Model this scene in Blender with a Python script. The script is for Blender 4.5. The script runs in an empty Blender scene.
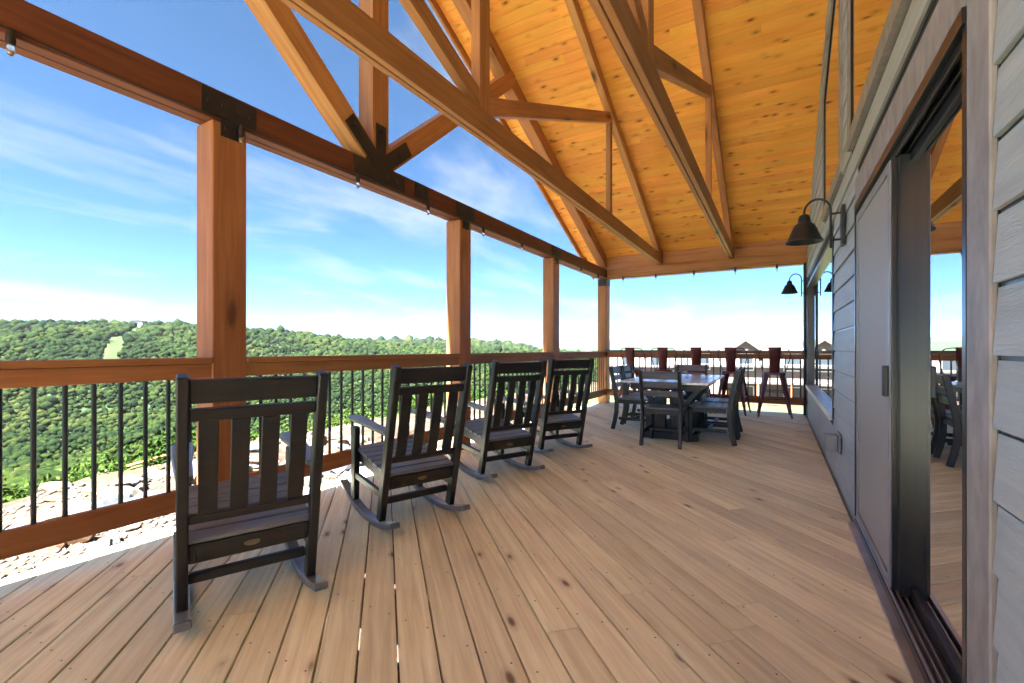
import bpy, bmesh, math, random
import numpy as np
from mathutils import Vector, Matrix
R = math.radians
random.seed(7); rng = np.random.default_rng(11)
scene = bpy.context.scene
COL = scene.collection

# ------------------------------------------------------------------ camera
TH = 0.525                      # the house wall runs along +X, the deck looks out along +Y
CAMH = 1.137
cd = bpy.data.cameras.new('camera'); cam = bpy.data.objects.new('camera', cd); COL.objects.link(cam)
cam.location = (0, 0, CAMH); cam.rotation_euler = (R(90), 0, TH - R(90))
cd.sensor_width = 36; cd.lens = 457.285 / 1024 * 36; cd.shift_y = 7.0 / 1024
cd.clip_start = 0.05; cd.clip_end = 30000
scene.camera = cam

# ------------------------------------------------------------------ sun and sky
SUNV = Vector((-0.48, 0.085, 1.0)).normalized()
EL = math.asin(SUNV.z)
sd = bpy.data.lights.new('sun', 'SUN'); sun = bpy.data.objects.new('sun', sd); COL.objects.link(sun)
sun.rotation_euler = SUNV.to_track_quat('Z', 'Y').to_euler()
sd.energy = 5.0; sd.angle = R(0.5); sd.color = (1.0, 0.985, 0.955)
w = bpy.data.worlds.new('World'); scene.world = w; w.use_nodes = True
nt = w.node_tree; nt.nodes.clear()
def N(nt, t, **k):
    n = nt.nodes.new(t)
    for a, b in k.items(): setattr(n, a, b)
    return n
def ramp(nt, stops, interp='LINEAR'):
    r = N(nt, 'ShaderNodeValToRGB'); r.color_ramp.interpolation = interp
    e = r.color_ramp.elements
    while len(e) < len(stops): e.new(0.5)
    for i, (p, c) in enumerate(stops):
        e[i].position = p; e[i].color = (*c, 1) if len(c) == 3 else c
    return r
out = N(nt, 'ShaderNodeOutputWorld'); bg = N(nt, 'ShaderNodeBackground'); bg.inputs[1].default_value = 0.05
sky = N(nt, 'ShaderNodeTexSky', sky_type='NISHITA'); sky.sun_disc = False
sky.sun_elevation = EL; sky.sun_rotation = math.atan2(SUNV.x, SUNV.y)
sky.altitude = 300; sky.air_density = 0.125; sky.dust_density = 0.3; sky.ozone_density = 6
tc = N(nt, 'ShaderNodeTexCoord'); sep = N(nt, 'ShaderNodeSeparateXYZ')
nt.links.new(tc.outputs['Generated'], sep.inputs[0])
zz = N(nt, 'ShaderNodeMath', operation='ADD'); zz.inputs[1].default_value = 0.12; nt.links.new(sep.outputs[2], zz.inputs[0])
zm = N(nt, 'ShaderNodeMath', operation='MAXIMUM'); zm.inputs[1].default_value = 0.05; nt.links.new(zz.outputs[0], zm.inputs[0])
dx = N(nt, 'ShaderNodeMath', operation='DIVIDE'); dy = N(nt, 'ShaderNodeMath', operation='DIVIDE')
nt.links.new(sep.outputs[0], dx.inputs[0]); nt.links.new(zm.outputs[0], dx.inputs[1])
nt.links.new(sep.outputs[1], dy.inputs[0]); nt.links.new(zm.outputs[0], dy.inputs[1])
cmb = N(nt, 'ShaderNodeCombineXYZ'); nt.links.new(dx.outputs[0], cmb.inputs[0]); nt.links.new(dy.outputs[0], cmb.inputs[1])
mp = N(nt, 'ShaderNodeMapping'); mp.inputs['Rotation'].default_value = (0, 0, R(35)); mp.inputs['Scale'].default_value = (0.62, 1.25, 1)
mp.inputs['Location'].default_value = (3.1, 1.7, 0)
nt.links.new(cmb.outputs[0], mp.inputs[0])
n1 = N(nt, 'ShaderNodeTexNoise'); n1.inputs['Scale'].default_value = 1.15; n1.inputs['Detail'].default_value = 9; n1.inputs['Roughness'].default_value = 0.58; n1.inputs['Distortion'].default_value = 0.5
nt.links.new(mp.outputs[0], n1.inputs['Vector'])
cr = ramp(nt, [(0.50, (0, 0, 0)), (0.80, (0.8, 0.8, 0.8))]); nt.links.new(n1.outputs[0], cr.inputs[0])
mx = N(nt, 'ShaderNodeMix', data_type='RGBA'); mx.inputs['B'].default_value = (.95, 1.0, 1.03, 1)
tint = N(nt, 'ShaderNodeMix', data_type='RGBA', blend_type='MULTIPLY'); tint.inputs['Factor'].default_value = 1; tint.inputs['B'].default_value = (.60, 1.0, 1.0, 1)
nt.links.new(sky.outputs[0], tint.inputs['A'])
nt.links.new(tint.outputs['Result'], mx.inputs['A']); nt.links.new(cr.outputs[0], mx.inputs['Factor'])
nt.links.new(mx.outputs['Result'], bg.inputs[0]); nt.links.new(bg.outputs[0], out.inputs[0])
# ------------------------------------------------------------------ exposure
vs = scene.view_settings; vs.view_transform = 'Standard'; vs.look = 'None'; vs.gamma = 1; vs.use_curve_mapping = False
vs.exposure = 4.5
scene.cycles.use_denoising = True
scene.cycles.max_bounces = 12; scene.cycles.diffuse_bounces = 8; scene.cycles.transparent_max_bounces = 16
scene.cycles.sample_clamp_indirect = 10

# ------------------------------------------------------------------ materials
def new_mat(name):
    m = bpy.data.materials.new(name); m.use_nodes = True; nt = m.node_tree
    return m, nt, nt.nodes['Principled BSDF']
def L(nt, a, b): nt.links.new(a, b)
def coords(nt, scale=(1, 1, 1), rnd=True, attr=None):
    tc = N(nt, 'ShaderNodeTexCoord'); vec = tc.outputs['Object']
    src = None
    if attr:
        a = N(nt, 'ShaderNodeAttribute', attribute_name=attr); src = a.outputs['Fac']
    elif rnd:
        a = N(nt, 'ShaderNodeObjectInfo'); src = a.outputs['Random']
    if src:
        mu = N(nt, 'ShaderNodeMath', operation='MULTIPLY'); mu.inputs[1].default_value = 57.3; L(nt, src, mu.inputs[0])
        cb = N(nt, 'ShaderNodeCombineXYZ'); 
        for i in range(3): L(nt, mu.outputs[0], cb.inputs[i])
        ad = N(nt, 'ShaderNodeVectorMath', operation='ADD'); L(nt, vec, ad.inputs[0]); L(nt, cb.outputs[0], ad.inputs[1]); vec = ad.outputs[0]
    mp = N(nt, 'ShaderNodeMapping'); mp.inputs['Scale'].default_value = scale; L(nt, vec, mp.inputs[0])
    return mp.outputs[0], vec, src
def wood(name, ca, cb, knot=(0.09, 0.035, 0.015), kd=0.5, rough=0.6, attr=None, grain=(1.6, 26, 26), kscale=(2.0, 7, 7), var=0.25, knotsize=0.16, spec=0.3, flat=False, bump=0.25):
    m, nt, b = new_mat(name)
    v, raw, src = coords(nt, grain, attr=attr)
    n = N(nt, 'ShaderNodeTexNoise'); n.inputs['Scale'].default_value = 1; n.inputs['Detail'].default_value = 5; n.inputs['Roughness'].default_value = 0.6; n.inputs['Distortion'].default_value = 0.6
    L(nt, v, n.inputs['Vector'])
    r = ramp(nt, [(0.3, cb), (0.68, ca)]); L(nt, n.outputs[0], r.inputs[0])
    # slow colour drift along the piece
    n2 = N(nt, 'ShaderNodeTexNoise'); n2.inputs['Scale'].default_value = 1.3; n2.inputs['Detail'].default_value = 3; L(nt, raw, n2.inputs['Vector'])
    hs = N(nt, 'ShaderNodeHueSaturation')
    ma = N(nt, 'ShaderNodeMapRange'); ma.inputs['From Min'].default_value = .3; ma.inputs['From Max'].default_value = .7; ma.inputs['To Min'].default_value = 1 - var * .6; ma.inputs['To Max'].default_value = 1 + var * .5
    L(nt, n2.outputs[0], ma.inputs[0])
    if src is not None:
        mb = N(nt, 'ShaderNodeMapRange'); mb.inputs['To Min'].default_value = 1 - var; mb.inputs['To Max'].default_value = 1 + var * .7
        wn = N(nt, 'ShaderNodeTexWhiteNoise', noise_dimensions='1D'); L(nt, src, wn.inputs['W']); L(nt, wn.outputs['Value'], mb.inputs[0])
        mm = N(nt, 'ShaderNodeMath', operation='MULTIPLY'); L(nt, ma.outputs[0], mm.inputs[0]); L(nt, mb.outputs[0], mm.inputs[1]); L(nt, mm.outputs[0], hs.inputs['Value'])
        mh = N(nt, 'ShaderNodeMapRange'); mh.inputs['To Min'].default_value = .488; mh.inputs['To Max'].default_value = .508; L(nt, wn.outputs['Color'], mh.inputs[0]); L(nt, mh.outputs[0], hs.inputs['Hue'])
    else: L(nt, ma.outputs[0], hs.inputs['Value'])
    L(nt, r.outputs[0], hs.inputs['Color'])
    # knots
    kn = N(nt, 'ShaderNodeMapping'); kn.inputs['Scale'].default_value = kscale; L(nt, raw, kn.inputs[0])
    nd = N(nt, 'ShaderNodeTexNoise'); nd.inputs['Scale'].default_value = 9; L(nt, raw, nd.inputs['Vector'])
    mxv = N(nt, 'ShaderNodeMix', data_type='VECTOR'); mxv.inputs['Factor'].default_value = 0.12; L(nt, kn.outputs[0], mxv.inputs['A']); L(nt, nd.outputs['Color'], mxv.inputs['B'])
    vo = N(nt, 'ShaderNodeTexVoronoi'); vo.inputs['Scale'].default_value = 1; L(nt, mxv.outputs['Result'], vo.inputs['Vector'])
    kr = ramp(nt, [(0.0, (1, 1, 1)), (knotsize * .55, (.85, .85, .85)), (knotsize, (.25, .25, .25)), (knotsize * 1.9, (0, 0, 0))]); L(nt, vo.outputs['Distance'], kr.inputs[0])
    sp = N(nt, 'ShaderNodeSeparateColor'); L(nt, vo.outputs['Color'], sp.inputs[0])
    gt = N(nt, 'ShaderNodeMath', operation='LESS_THAN'); gt.inputs[1].default_value = kd; L(nt, sp.outputs[0], gt.inputs[0])
    mk = N(nt, 'ShaderNodeMath', operation='MULTIPLY'); L(nt, kr.outputs[0], mk.inputs[0]); L(nt, gt.outputs[0], mk.inputs[1])
    mix = N(nt, 'ShaderNodeMix', data_type='RGBA'); mix.inputs['B'].default_value = (*knot, 1)
    L(nt, hs.outputs[0], mix.inputs['A']); L(nt, mk.outputs[0], mix.inputs['Factor'])
    L(nt, mix.outputs['Result'], b.inputs['Base Color'])
    b.inputs['Roughness'].default_value = rough; b.inputs['Specular IOR Level'].default_value = spec
    bp = N(nt, 'ShaderNodeBump'); bp.inputs['Strength'].default_value = bump; bp.inputs['Distance'].default_value = 0.002
    L(nt, n.outputs[0], bp.inputs['Height']); L(nt, bp.outputs[0], b.inputs['Normal'])
    return m
def plain(name, col, rough=0.5, metal=0, var=0.12, scale=(6, 6, 6), bump=0.15, bscale=60, spec=0.5, detail=4):
    m, nt, b = new_mat(name)
    v, raw, src = coords(nt, scale)
    n = N(nt, 'ShaderNodeTexNoise'); n.inputs['Scale'].default_value = 1; n.inputs['Detail'].default_value = detail; L(nt, v, n.inputs['Vector'])
    r = ramp(nt, [(0.3, tuple(c * (1 - var) for c in col)), (0.7, tuple(min(1, c * (1 + var)) for c in col))]); L(nt, n.outputs[0], r.inputs[0])
    L(nt, r.outputs[0], b.inputs['Base Color']); b.inputs['Roughness'].default_value = rough; b.inputs['Metallic'].default_value = metal
    b.inputs['Specular IOR Level'].default_value = spec
    if bump:
        n2 = N(nt, 'ShaderNodeTexNoise'); n2.inputs['Scale'].default_value = bscale; n2.inputs['Detail'].default_value = 3; L(nt, raw, n2.inputs['Vector'])
        bp = N(nt, 'ShaderNodeBump'); bp.inputs['Strength'].default_value = bump; bp.inputs['Distance'].default_value = 0.002; L(nt, n2.outputs[0], bp.inputs['Height']); L(nt, bp.outputs[0], b.inputs['Normal'])
    return m
def glass(name, ior=4.2, tintc=(0.55, 0.6, 0.58)):
    m, nt, b = new_mat(name); nt.nodes.remove(b); o = nt.nodes['Material Output']
    g = N(nt, 'ShaderNodeBsdfGlossy'); g.inputs['Roughness'].default_value = 0.0; g.inputs['Color'].default_value = (.97, .98, .98, 1)
    t = N(nt, 'ShaderNodeBsdfTransparent'); t.inputs[0].default_value = (*tintc, 1)
    lw = N(nt, 'ShaderNodeLayerWeight'); lw.inputs['Blend'].default_value = .5; f = N(nt, 'ShaderNodeMapRange'); f.inputs['To Min'].default_value = .12; f.inputs['To Max'].default_value = 1.0; L(nt, lw.outputs['Facing'], f.inputs[0])
    mx = N(nt, 'ShaderNodeMixShader'); L(nt, f.outputs[0], mx.inputs[0]); L(nt, t.outputs[0], mx.inputs[1]); L(nt, g.outputs[0], mx.inputs[2]); L(nt, mx.outputs[0], o.inputs[0])
    return m
M = {}
M['timber'] = wood('stained_timber', (.53, .25, .092), (.37, .155, .05), kd=.35, rough=.6, kscale=(1.6, 5, 5), var=.18)
M['ceiling'] = wood('stained_pine_ceiling', (.93, .45, .085), (.82, .345, .05), knot=(.22, .055, .01), kd=.9, rough=.5, attr='rnd', grain=(1.2, 16, 16), kscale=(4.5, 10, 10), knotsize=.17, var=.09)
M['deck'] = wood('deck_pine', (.86, .875, .67), (.64, .61, .43), knot=(.15, .09, .05), kd=.6, rough=.65, attr='rnd', grain=(1.7, 36, 36), kscale=(3.2, 7.5, 7.5), knotsize=.12, var=.15)
M['beam'] = wood('shade_darkened_beam', (.17, .062, .026), (.11, .036, .015), kd=.35, rough=.6, kscale=(1.6, 5, 5), var=.18)  # timber stain darkened to carry the shade on the front beam's inner face
M['post'] = wood('stained_post', (.39, .165, .058), (.27, .10, .032), kd=.3, rough=.6, kscale=(1.6, 5, 5), var=.18)
M['fascia'] = wood('fascia_cedar', (.42, .19, .08), (.30, .12, .045), kd=.2)
M['lumber'] = plain('black_lumber', (.013, .0125, .013), .42, var=.3, scale=(3, 40, 40), bump=.35, bscale=120, spec=.55)
M['lumber_sheen'] = plain('sky_sheen_lumber', (.125, .135, .155), .36, var=.3, scale=(3, 40, 40), bump=.35, bscale=120, spec=.6)  # black lumber again, with the bluish sky sheen put into its colour
M['table'] = plain('sky_sheen_table_top', (.68, .71, .76), .16, var=.1, scale=(3, 40, 40), bump=.04, bscale=90)  # sky reflection on the top painted in as a pale base colour
M['black'] = plain('black_metal', (.012, .012, .013), .45, metal=0, var=.2, bump=.12, bscale=300)
M['bracket'] = plain('bracket_black', (.016, .014, .014), .55, var=.3, bump=.3, bscale=90)
M['red'] = plain('oxblood_metal', (.10, .016, .015), .35, metal=0.3, var=.35, scale=(9, 9, 9), bump=.1, bscale=40)
M['siding'] = plain('grey_siding', (.38, .415, .41), .55, var=.10, scale=(2, 14, 30), bump=0)
M['trim'] = plain('trim_board', (.27, .245, .23), .6, var=.22, scale=(20, 20, 9), bump=.9, bscale=38)
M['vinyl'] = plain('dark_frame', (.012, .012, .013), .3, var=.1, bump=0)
M['track'] = plain('track_aluminium', (.5, .5, .5), .3, metal=.7, var=.2, bump=0)
M['sill'] = plain('pale_sill', (.6, .6, .6), .35, metal=.3, var=.1, bump=0)
M['plastic'] = plain('grey_plastic', (.22, .23, .24), .45, var=.1, bump=.1)
M['brass'] = plain('brass_badge', (.20, .15, .08), .4, metal=.6, var=.1, bump=0)
M['glass'] = glass('window_glass')
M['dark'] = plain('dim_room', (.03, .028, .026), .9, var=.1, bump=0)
M['screw'] = plain('screw_head', (.06, .05, .045), .5, metal=.5, bump=0)
M['slate'] = plain('bar_top', (.05, .055, .065), .3, var=.2, scale=(4, 30, 30))
M['white'] = plain('white_enamel', (.75, .74, .7), .4, var=.04, bump=0)
# siding: wood-grain embossing
mS = M['siding']; ntS = mS.node_tree; bS = ntS.nodes['Principled BSDF']
tcS = N(ntS, 'ShaderNodeTexCoord'); mpS = N(ntS, 'ShaderNodeMapping'); mpS.inputs['Scale'].default_value = (2.2, 1, 22); L(ntS, tcS.outputs['Object'], mpS.inputs[0])
nS = N(ntS, 'ShaderNodeTexNoise'); nS.inputs['Scale'].default_value = 2.2; nS.inputs['Detail'].default_value = 4; nS.inputs['Distortion'].default_value = 1.6; L(ntS, mpS.outputs[0], nS.inputs['Vector'])
wS = N(ntS, 'ShaderNodeMath', operation='MULTIPLY'); wS.inputs[1].default_value = 26; L(ntS, nS.outputs[0], wS.inputs[0])
siS = N(ntS, 'ShaderNodeMath', operation='SINE'); L(ntS, wS.outputs[0], siS.inputs[0])
bpS = N(ntS, 'ShaderNodeBump'); bpS.inputs['Strength'].default_value = .5; bpS.inputs['Distance'].default_value = .0012; L(ntS, siS.outputs[0], bpS.inputs['Height']); L(ntS, bpS.outputs[0], bS.inputs['Normal'])
# screen mesh
mm, nt_, b_ = new_mat('insect_screen'); b_.inputs['Base Color'].default_value = (.34, .315, .28, 1); b_.inputs['Roughness'].default_value = .6
tr = N(nt_, 'ShaderNodeBsdfTransparent'); mxs = N(nt_, 'ShaderNodeMixShader'); mxs.inputs[0].default_value = .06
L(nt_, b_.outputs[0], mxs.inputs[1]); L(nt_, tr.outputs[0], mxs.inputs[2]); L(nt_, mxs.outputs[0], nt_.nodes['Material Output'].inputs[0]); M['screen'] = mm
# clear bulb glass
mm, nt_, b_ = new_mat('bulb_glass'); b_.inputs['Base Color'].default_value = (.75, .68, .55, 1); b_.inputs['Roughness'].default_value = .05; b_.inputs['Transmission Weight'].default_value = .9; M['bulb'] = mm
# leaves / canopy / ground with per-vertex tint
def tinted(name, stops, rough=.8, nscale=1.5, amp=.35, transl=0, bump=0):
    m, nt, b = new_mat(name)
    a = N(nt, 'ShaderNodeAttribute', attribute_name='tint'); r = ramp(nt, stops); L(nt, a.outputs['Fac'], r.inputs[0])
    tc = N(nt, 'ShaderNodeTexCoord'); n = N(nt, 'ShaderNodeTexNoise'); n.inputs['Scale'].default_value = nscale; n.inputs['Detail'].default_value = 5; n.inputs['Roughness'].default_value = .8; L(nt, tc.outputs['Object'], n.inputs['Vector'])
    ma = N(nt, 'ShaderNodeMapRange'); ma.inputs['From Min'].default_value = .3; ma.inputs['From Max'].default_value = .7; ma.inputs['To Min'].default_value = 1 - amp; ma.inputs['To Max'].default_value = 1 + amp; L(nt, n.outputs[0], ma.inputs[0])
    hs = N(nt, 'ShaderNodeHueSaturation'); L(nt, r.outputs[0], hs.inputs['Color']); L(nt, ma.outputs[0], hs.inputs['Value'])
    L(nt, hs.outputs[0], b.inputs['Base Color']); b.inputs['Roughness'].default_value = rough; b.inputs['Specular IOR Level'].default_value = .02
    if bump:
        bp = N(nt, 'ShaderNodeBump'); bp.inputs['Strength'].default_value = 1; bp.inputs['Distance'].default_value = bump; L(nt, n.outputs[0], bp.inputs['Height']); L(nt, bp.outputs[0], b.inputs['Normal'])
    return m
M['canopy'] = tinted('forest_canopy', [(0, (.0038, .009, .0032)), (.4, (.0075, .0155, .0038)), (.75, (.0138, .0225, .005)), (1, (.022, .0275, .007))], nscale=.9, amp=.6, bump=.7)
M['leaf'] = tinted('scrub_leaf', [(0, (.012, .026, .005)), (.5, (.025, .044, .008)), (1, (.045, .058, .011))], nscale=3, amp=.3)
# ------------------------------------------------------------------ mesh helpers
class MB:
    def __init__(s): s.v = []; s.f = []; s.r = []; s.cur = 0.0
    def add(s, vs, fs):
        o = len(s.v); s.v += [tuple(v) for v in vs]; s.f += [tuple(i + o for i in f) for f in fs]; s.r += [s.cur] * len(fs); return s
    def box(s, a, b, mat=None):
        (x0, y0, z0), (x1, y1, z1) = a, b
        x0, x1 = min(x0, x1), max(x0, x1); y0, y1 = min(y0, y1), max(y0, y1); z0, z1 = min(z0, z1), max(z0, z1)
        vs = [Vector(p) for p in ((x0, y0, z0), (x1, y0, z0), (x1, y1, z0), (x0, y1, z0), (x0, y0, z1), (x1, y0, z1), (x1, y1, z1), (x0, y1, z1))]
        if mat: vs = [mat @ v for v in vs]
        return s.add(vs, [(0, 3, 2, 1), (4, 5, 6, 7), (0, 1, 5, 4), (1, 2, 6, 5), (2, 3, 7, 6), (3, 0, 4, 7)])
    def prism(s, pts, n, t):
        """polygon pts (3D, planar) extruded by vector n*t"""
        k = len(pts); a = [Vector(p) for p in pts]; b = [p + Vector(n) * t for p in a]
        fs = [tuple(range(k - 1, -1, -1)), tuple(range(k, 2 * k))] + [(i, (i + 1) % k, k + (i + 1) % k, k + i) for i in range(k)]
        return s.add(a + b, fs)
    def tube(s, pts, r, n=8, cap=True):
        pts = [Vector(p) for p in pts]; rings = []; up = None
        for i, p in enumerate(pts):
            d = (pts[min(i + 1, len(pts) - 1)] - pts[max(i - 1, 0)]).normalized()
            if up is None: up = Vector((0, 0, 1)) if abs(d.z) < .9 else Vector((1, 0, 0))
            a = d.cross(up).normalized(); up = a.cross(d).normalized()
            rr = r[i] if isinstance(r, (list, tuple)) else r
            rings.append([p + (a * math.cos(2 * math.pi * j / n) + up * math.sin(2 * math.pi * j / n)) * rr for j in range(n)])
        vs = [v for g in rings for v in g]; fs = []
        for i in range(len(rings) - 1):
            for j in range(n): fs.append((i * n + j, i * n + (j + 1) % n, (i + 1) * n + (j + 1) % n, (i + 1) * n + j))
        if cap: fs += [tuple(range(n - 1, -1, -1)), tuple(range((len(rings) - 1) * n, len(rings) * n))]
        return s.add(vs, fs)
    def lathe(s, prof, c=(0, 0, 0), n=20):
        vs = []; fs = []
        for (r, z) in prof: vs += [(c[0] + r * math.cos(2 * math.pi * j / n), c[1] + r * math.sin(2 * math.pi * j / n), c[2] + z) for j in range(n)]
        for i in range(len(prof) - 1):
            for j in range(n): fs.append((i * n + j, i * n + (j + 1) % n, (i + 1) * n + (j + 1) % n, (i + 1) * n + j))
        return s.add(vs, fs)
    def sweep(s, pts, wv, w, h):
        """flat bar through pts; wv = width axis, w width, h thickness"""
        pts = [Vector(p) for p in pts]; W = Vector(wv).normalized(); rings = []
        for i, p in enumerate(pts):
            d = (pts[min(i + 1, len(pts) - 1)] - pts[max(i - 1, 0)]).normalized(); nn = d.cross(W).normalized()
            rings.append([p + W * w / 2 + nn * h / 2, p - W * w / 2 + nn * h / 2, p - W * w / 2 - nn * h / 2, p + W * w / 2 - nn * h / 2])
        vs = [v for g in rings for v in g]; fs = [(0, 1, 2, 3), tuple(4 * (len(rings) - 1) + i for i in (3, 2, 1, 0))]
        for i in range(len(rings) - 1):
            for j in range(4): fs.append((i * 4 + j, (i + 1) * 4 + j, (i + 1) * 4 + (j + 1) % 4, i * 4 + (j + 1) % 4))
        return s.add(vs, fs)
    def build(s, name, mat, parent=None, bevel=0, smooth=False, mw=None, rnd=False):
        me = bpy.data.meshes.new(name); me.from_pydata(s.v, [], s.f)
        if rnd: me.attributes.new('rnd', 'FLOAT', 'FACE').data.foreach_set('value', s.r)
        bm = bmesh.new(); bm.from_mesh(me); bmesh.ops.recalc_face_normals(bm, faces=bm.faces)
        if bevel: bmesh.ops.bevel(bm, geom=[e for e in bm.edges if len(e.link_faces) == 2 and e.calc_face_angle(0) > .6], offset=bevel, segments=1, affect='EDGES', profile=.5)
        bm.to_mesh(me); bm.free()
        if smooth:
            for p in me.polygons: p.use_smooth = True
            me.set_sharp_from_angle(angle=R(40))
        me.materials.append(mat)
        o = bpy.data.objects.new(name, me); COL.objects.link(o)
        if mw is not None: o.matrix_basis = mw
        if parent:
            o.parent = parent
            if parent.get('_world'): o.matrix_basis = Matrix.Translation(-parent['_base'].copy() if False else -parent.location) @ (mw if mw is not None else Matrix())
        return o
def tag(o, label=None, cat=None, group=None, kind=None):
    for k, v in (('label', label), ('category', cat), ('group', group), ('kind', kind)):
        if v: o[k] = v
    return o
def thing(name, label, cat, loc=(0, 0, 0), rz=0, group=None, world=False):
    o = bpy.data.objects.new(name, None); COL.objects.link(o); o.location = loc; o.rotation_euler = (0, 0, rz); o.empty_display_size = .1
    tag(o, label, cat, group)
    if world: WORLD.add(o.name)
    return o
WORLD = set()
def place(o, parent, mw):
    """part given in world coordinates under an unrotated empty"""
    o.parent = parent; o.matrix_basis = Matrix.Translation(-parent.location) @ mw
    return o
def wpart(mb, name, mat, parent, **k):      # mesh in world coordinates, under an unrotated top-level empty or one of its mesh parts
    mb2 = MB(); base = Vector((0, 0, 0)); p = parent
    while p is not None: base += p.location; p = p.parent
    mb2.v = [tuple(Vector(v) - base) for v in mb.v]; mb2.f = mb.f; mb2.r = mb.r
    o = mb2.build(name, mat, None, **k); o.parent = parent
    return o
def member(name, p0, p1, w, h, mat, parent=None, up=(0, 0, 1), bevel=.004, plies=1, side=None):
    """straight timber between p0 and p1 (centre line); local X is the grain. w across, h along up"""
    p0, p1 = Vector(p0), Vector(p1); d = p1 - p0; ln = d.length; x = d.normalized()
    y = Vector(up).cross(x).normalized(); z = x.cross(y)
    mw = Matrix((x, y, z)).transposed().to_4x4(); mw.translation = p0
    mb = MB()
    if plies == 1: mb.box((0, -w / 2, -h / 2), (ln, w / 2, h / 2))
    else:
        g = .008; t = (w - g) / 2
        mb.box((0, -w / 2, -h / 2), (ln, -w / 2 + t, h / 2)); mb.box((0, w / 2 - t, -h / 2), (ln, w / 2, h / 2)); mb.box((.01, -w / 2 + t - .001, -h / 2 + .02), (ln - .01, w / 2 - t + .001, h / 2 - .02))
    o = mb.build(name, mat, None, bevel=bevel)
    if parent: place(o, parent, mw)
    else: o.matrix_basis = mw
    return o
def copy_tree(o, parent=None):
    c = o.copy(); COL.objects.link(c)
    if parent: c.parent = parent
    for ch in list(o.children): copy_tree(ch, c)
    return c

# ------------------------------------------------------------------ dimensions (metres)
VF, VO = 3.046, 3.212          # inner and outer face of the front beam and posts
UC, UCO = 9.166, 9.335         # inner and outer face of the beam across the far end
ZB, ZT = 2.574, 2.768          # beam
VW = -.442                     # house wall
UR = 2.928                     # ridge
SL = .459
def zc(u): return 3.042 + SL * (UC - UR - abs(u - UR))
ZR = zc(UR)
VE = 3.52

# ------------------------------------------------------------------ deck
D = R(45.6)
mb = MB(); scr = MB(); ca, sa = math.cos(D), math.sin(D)
bw = .1436; x0, x1, y0, y1 = -7.0, UCO + .12, VW + .02, VO + .10  # unseen deck behind the camera, extended past the roof to bounce sunlight in
def clip(poly, a, b, c):      # keep a*x+b*y<=c
    outp = []
    for i in range(len(poly)):
        p, q = poly[i], poly[(i + 1) % len(poly)]; fp, fq = a * p[0] + b * p[1] - c, a * q[0] + b * q[1] - c
        if fp <= 0: outp.append(p)
        if fp * fq < 0: t = fp / (fp - fq); outp.append((p[0] + (q[0] - p[0]) * t, p[1] + (q[1] - p[1]) * t))
    return outp
for k in range(-70, 58):
    t0 = .097 + k * bw; t = -9
    t -= random.random() * 3
    while t < 14:
        ln = random.choice((3.66, 4.27, 4.88))
        q = []
        g = .0032 + random.random() * .0016
        for (tt, ss) in ((t + .002, t0 + g), (t + ln - .002, t0 + g), (t + ln - .002, t0 + bw - g), (t + .002, t0 + bw - g)): q.append((ca * tt - sa * ss, sa * tt + ca * ss))
        for c_ in ((1, 0, x1), (-1, 0, -x0), (0, 1, y1), (0, -1, -y0)):
            if q: q = clip(q, *c_)
        if len(q) > 2:
            # into board coordinates (local X along the board)
            lq = [(ca * a + sa * b, -sa * a + ca * b) for a, b in q]
            mb.cur = random.random()
            zt = random.uniform(-.0006, .0006)
            n_ = len(lq); inn = []
            cx_ = sum(p[0] for p in lq) / n_; cy_ = sum(p[1] for p in lq) / n_
            top = [(cx_ + (p[0] - cx_) * .9995, t0 + bw / 2 + (p[1] - t0 - bw / 2) * .965, zt) for p in lq]
            edge = [(p[0], p[1], zt - .003) for p in lq]; bot = [(p[0], p[1], -.032) for p in lq]
            vs = top + edge + bot
            fs = [tuple(range(n_)), tuple(range(3 * n_ - 1, 2 * n_ - 1, -1))]
            for L0 in (0, n_):
                for i in range(n_): j = (i + 1) % n_; fs.append((L0 + i, L0 + n_ + i, L0 + n_ + j, L0 + j))
            mb.add(vs, fs)
        t += ln
deck = mb.build('deck', M['deck'], None, rnd=True, mw=Matrix.Rotation(D, 4, 'Z')); tag(deck, 'natural pine deck boards laid diagonally', None, None, 'structure')
# screw heads where boards cross the joists
k0 = 0
for ju in np.arange(-.6, 9.3, .406):
    for k in range(-70, 40):
        for off in (.032, bw - .032):
            s_ = .097 + k * bw + off
            # solve point with x=ju : ca*t - sa*s = ju
            t_ = (ju + sa * s_) / ca; y_ = sa * t_ + ca * s_
            if y0 + .05 < y_ < y1 - .05 and abs(ju) + abs(y_) < 9:
                a_ = ju + random.uniform(-.008, .008); b_ = y_ + random.uniform(-.008, .008)
                scr.add([(a_ + .0042 * math.cos(i * 1.0472), b_ + .0042 * math.sin(i * 1.0472), .0015) for i in range(6)], [tuple(range(6))])
so = scr.build('deck_screws', M['screw']); tag(so, None, None, None, 'structure')
# joists and rim under the deck
mb = MB()
for ju in np.arange(-6.9, 9.3, .406): mb.box((ju - .019, y0, -.27), (ju + .019, y1 - .05, -.036))
mb.box((x0, y1 - .045, -.28), (x1, y1 - .005, -.036)); mb.box((x1 - .045, y0, -.28), (x1 - .005, y1 - .05, -.036)); mb.box((x0, y1 - .5, -.5), (x1, y1 - .3, -.275))
tag(mb.build('deck_joists', M['fascia']), None, None, None, 'structure')

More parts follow.
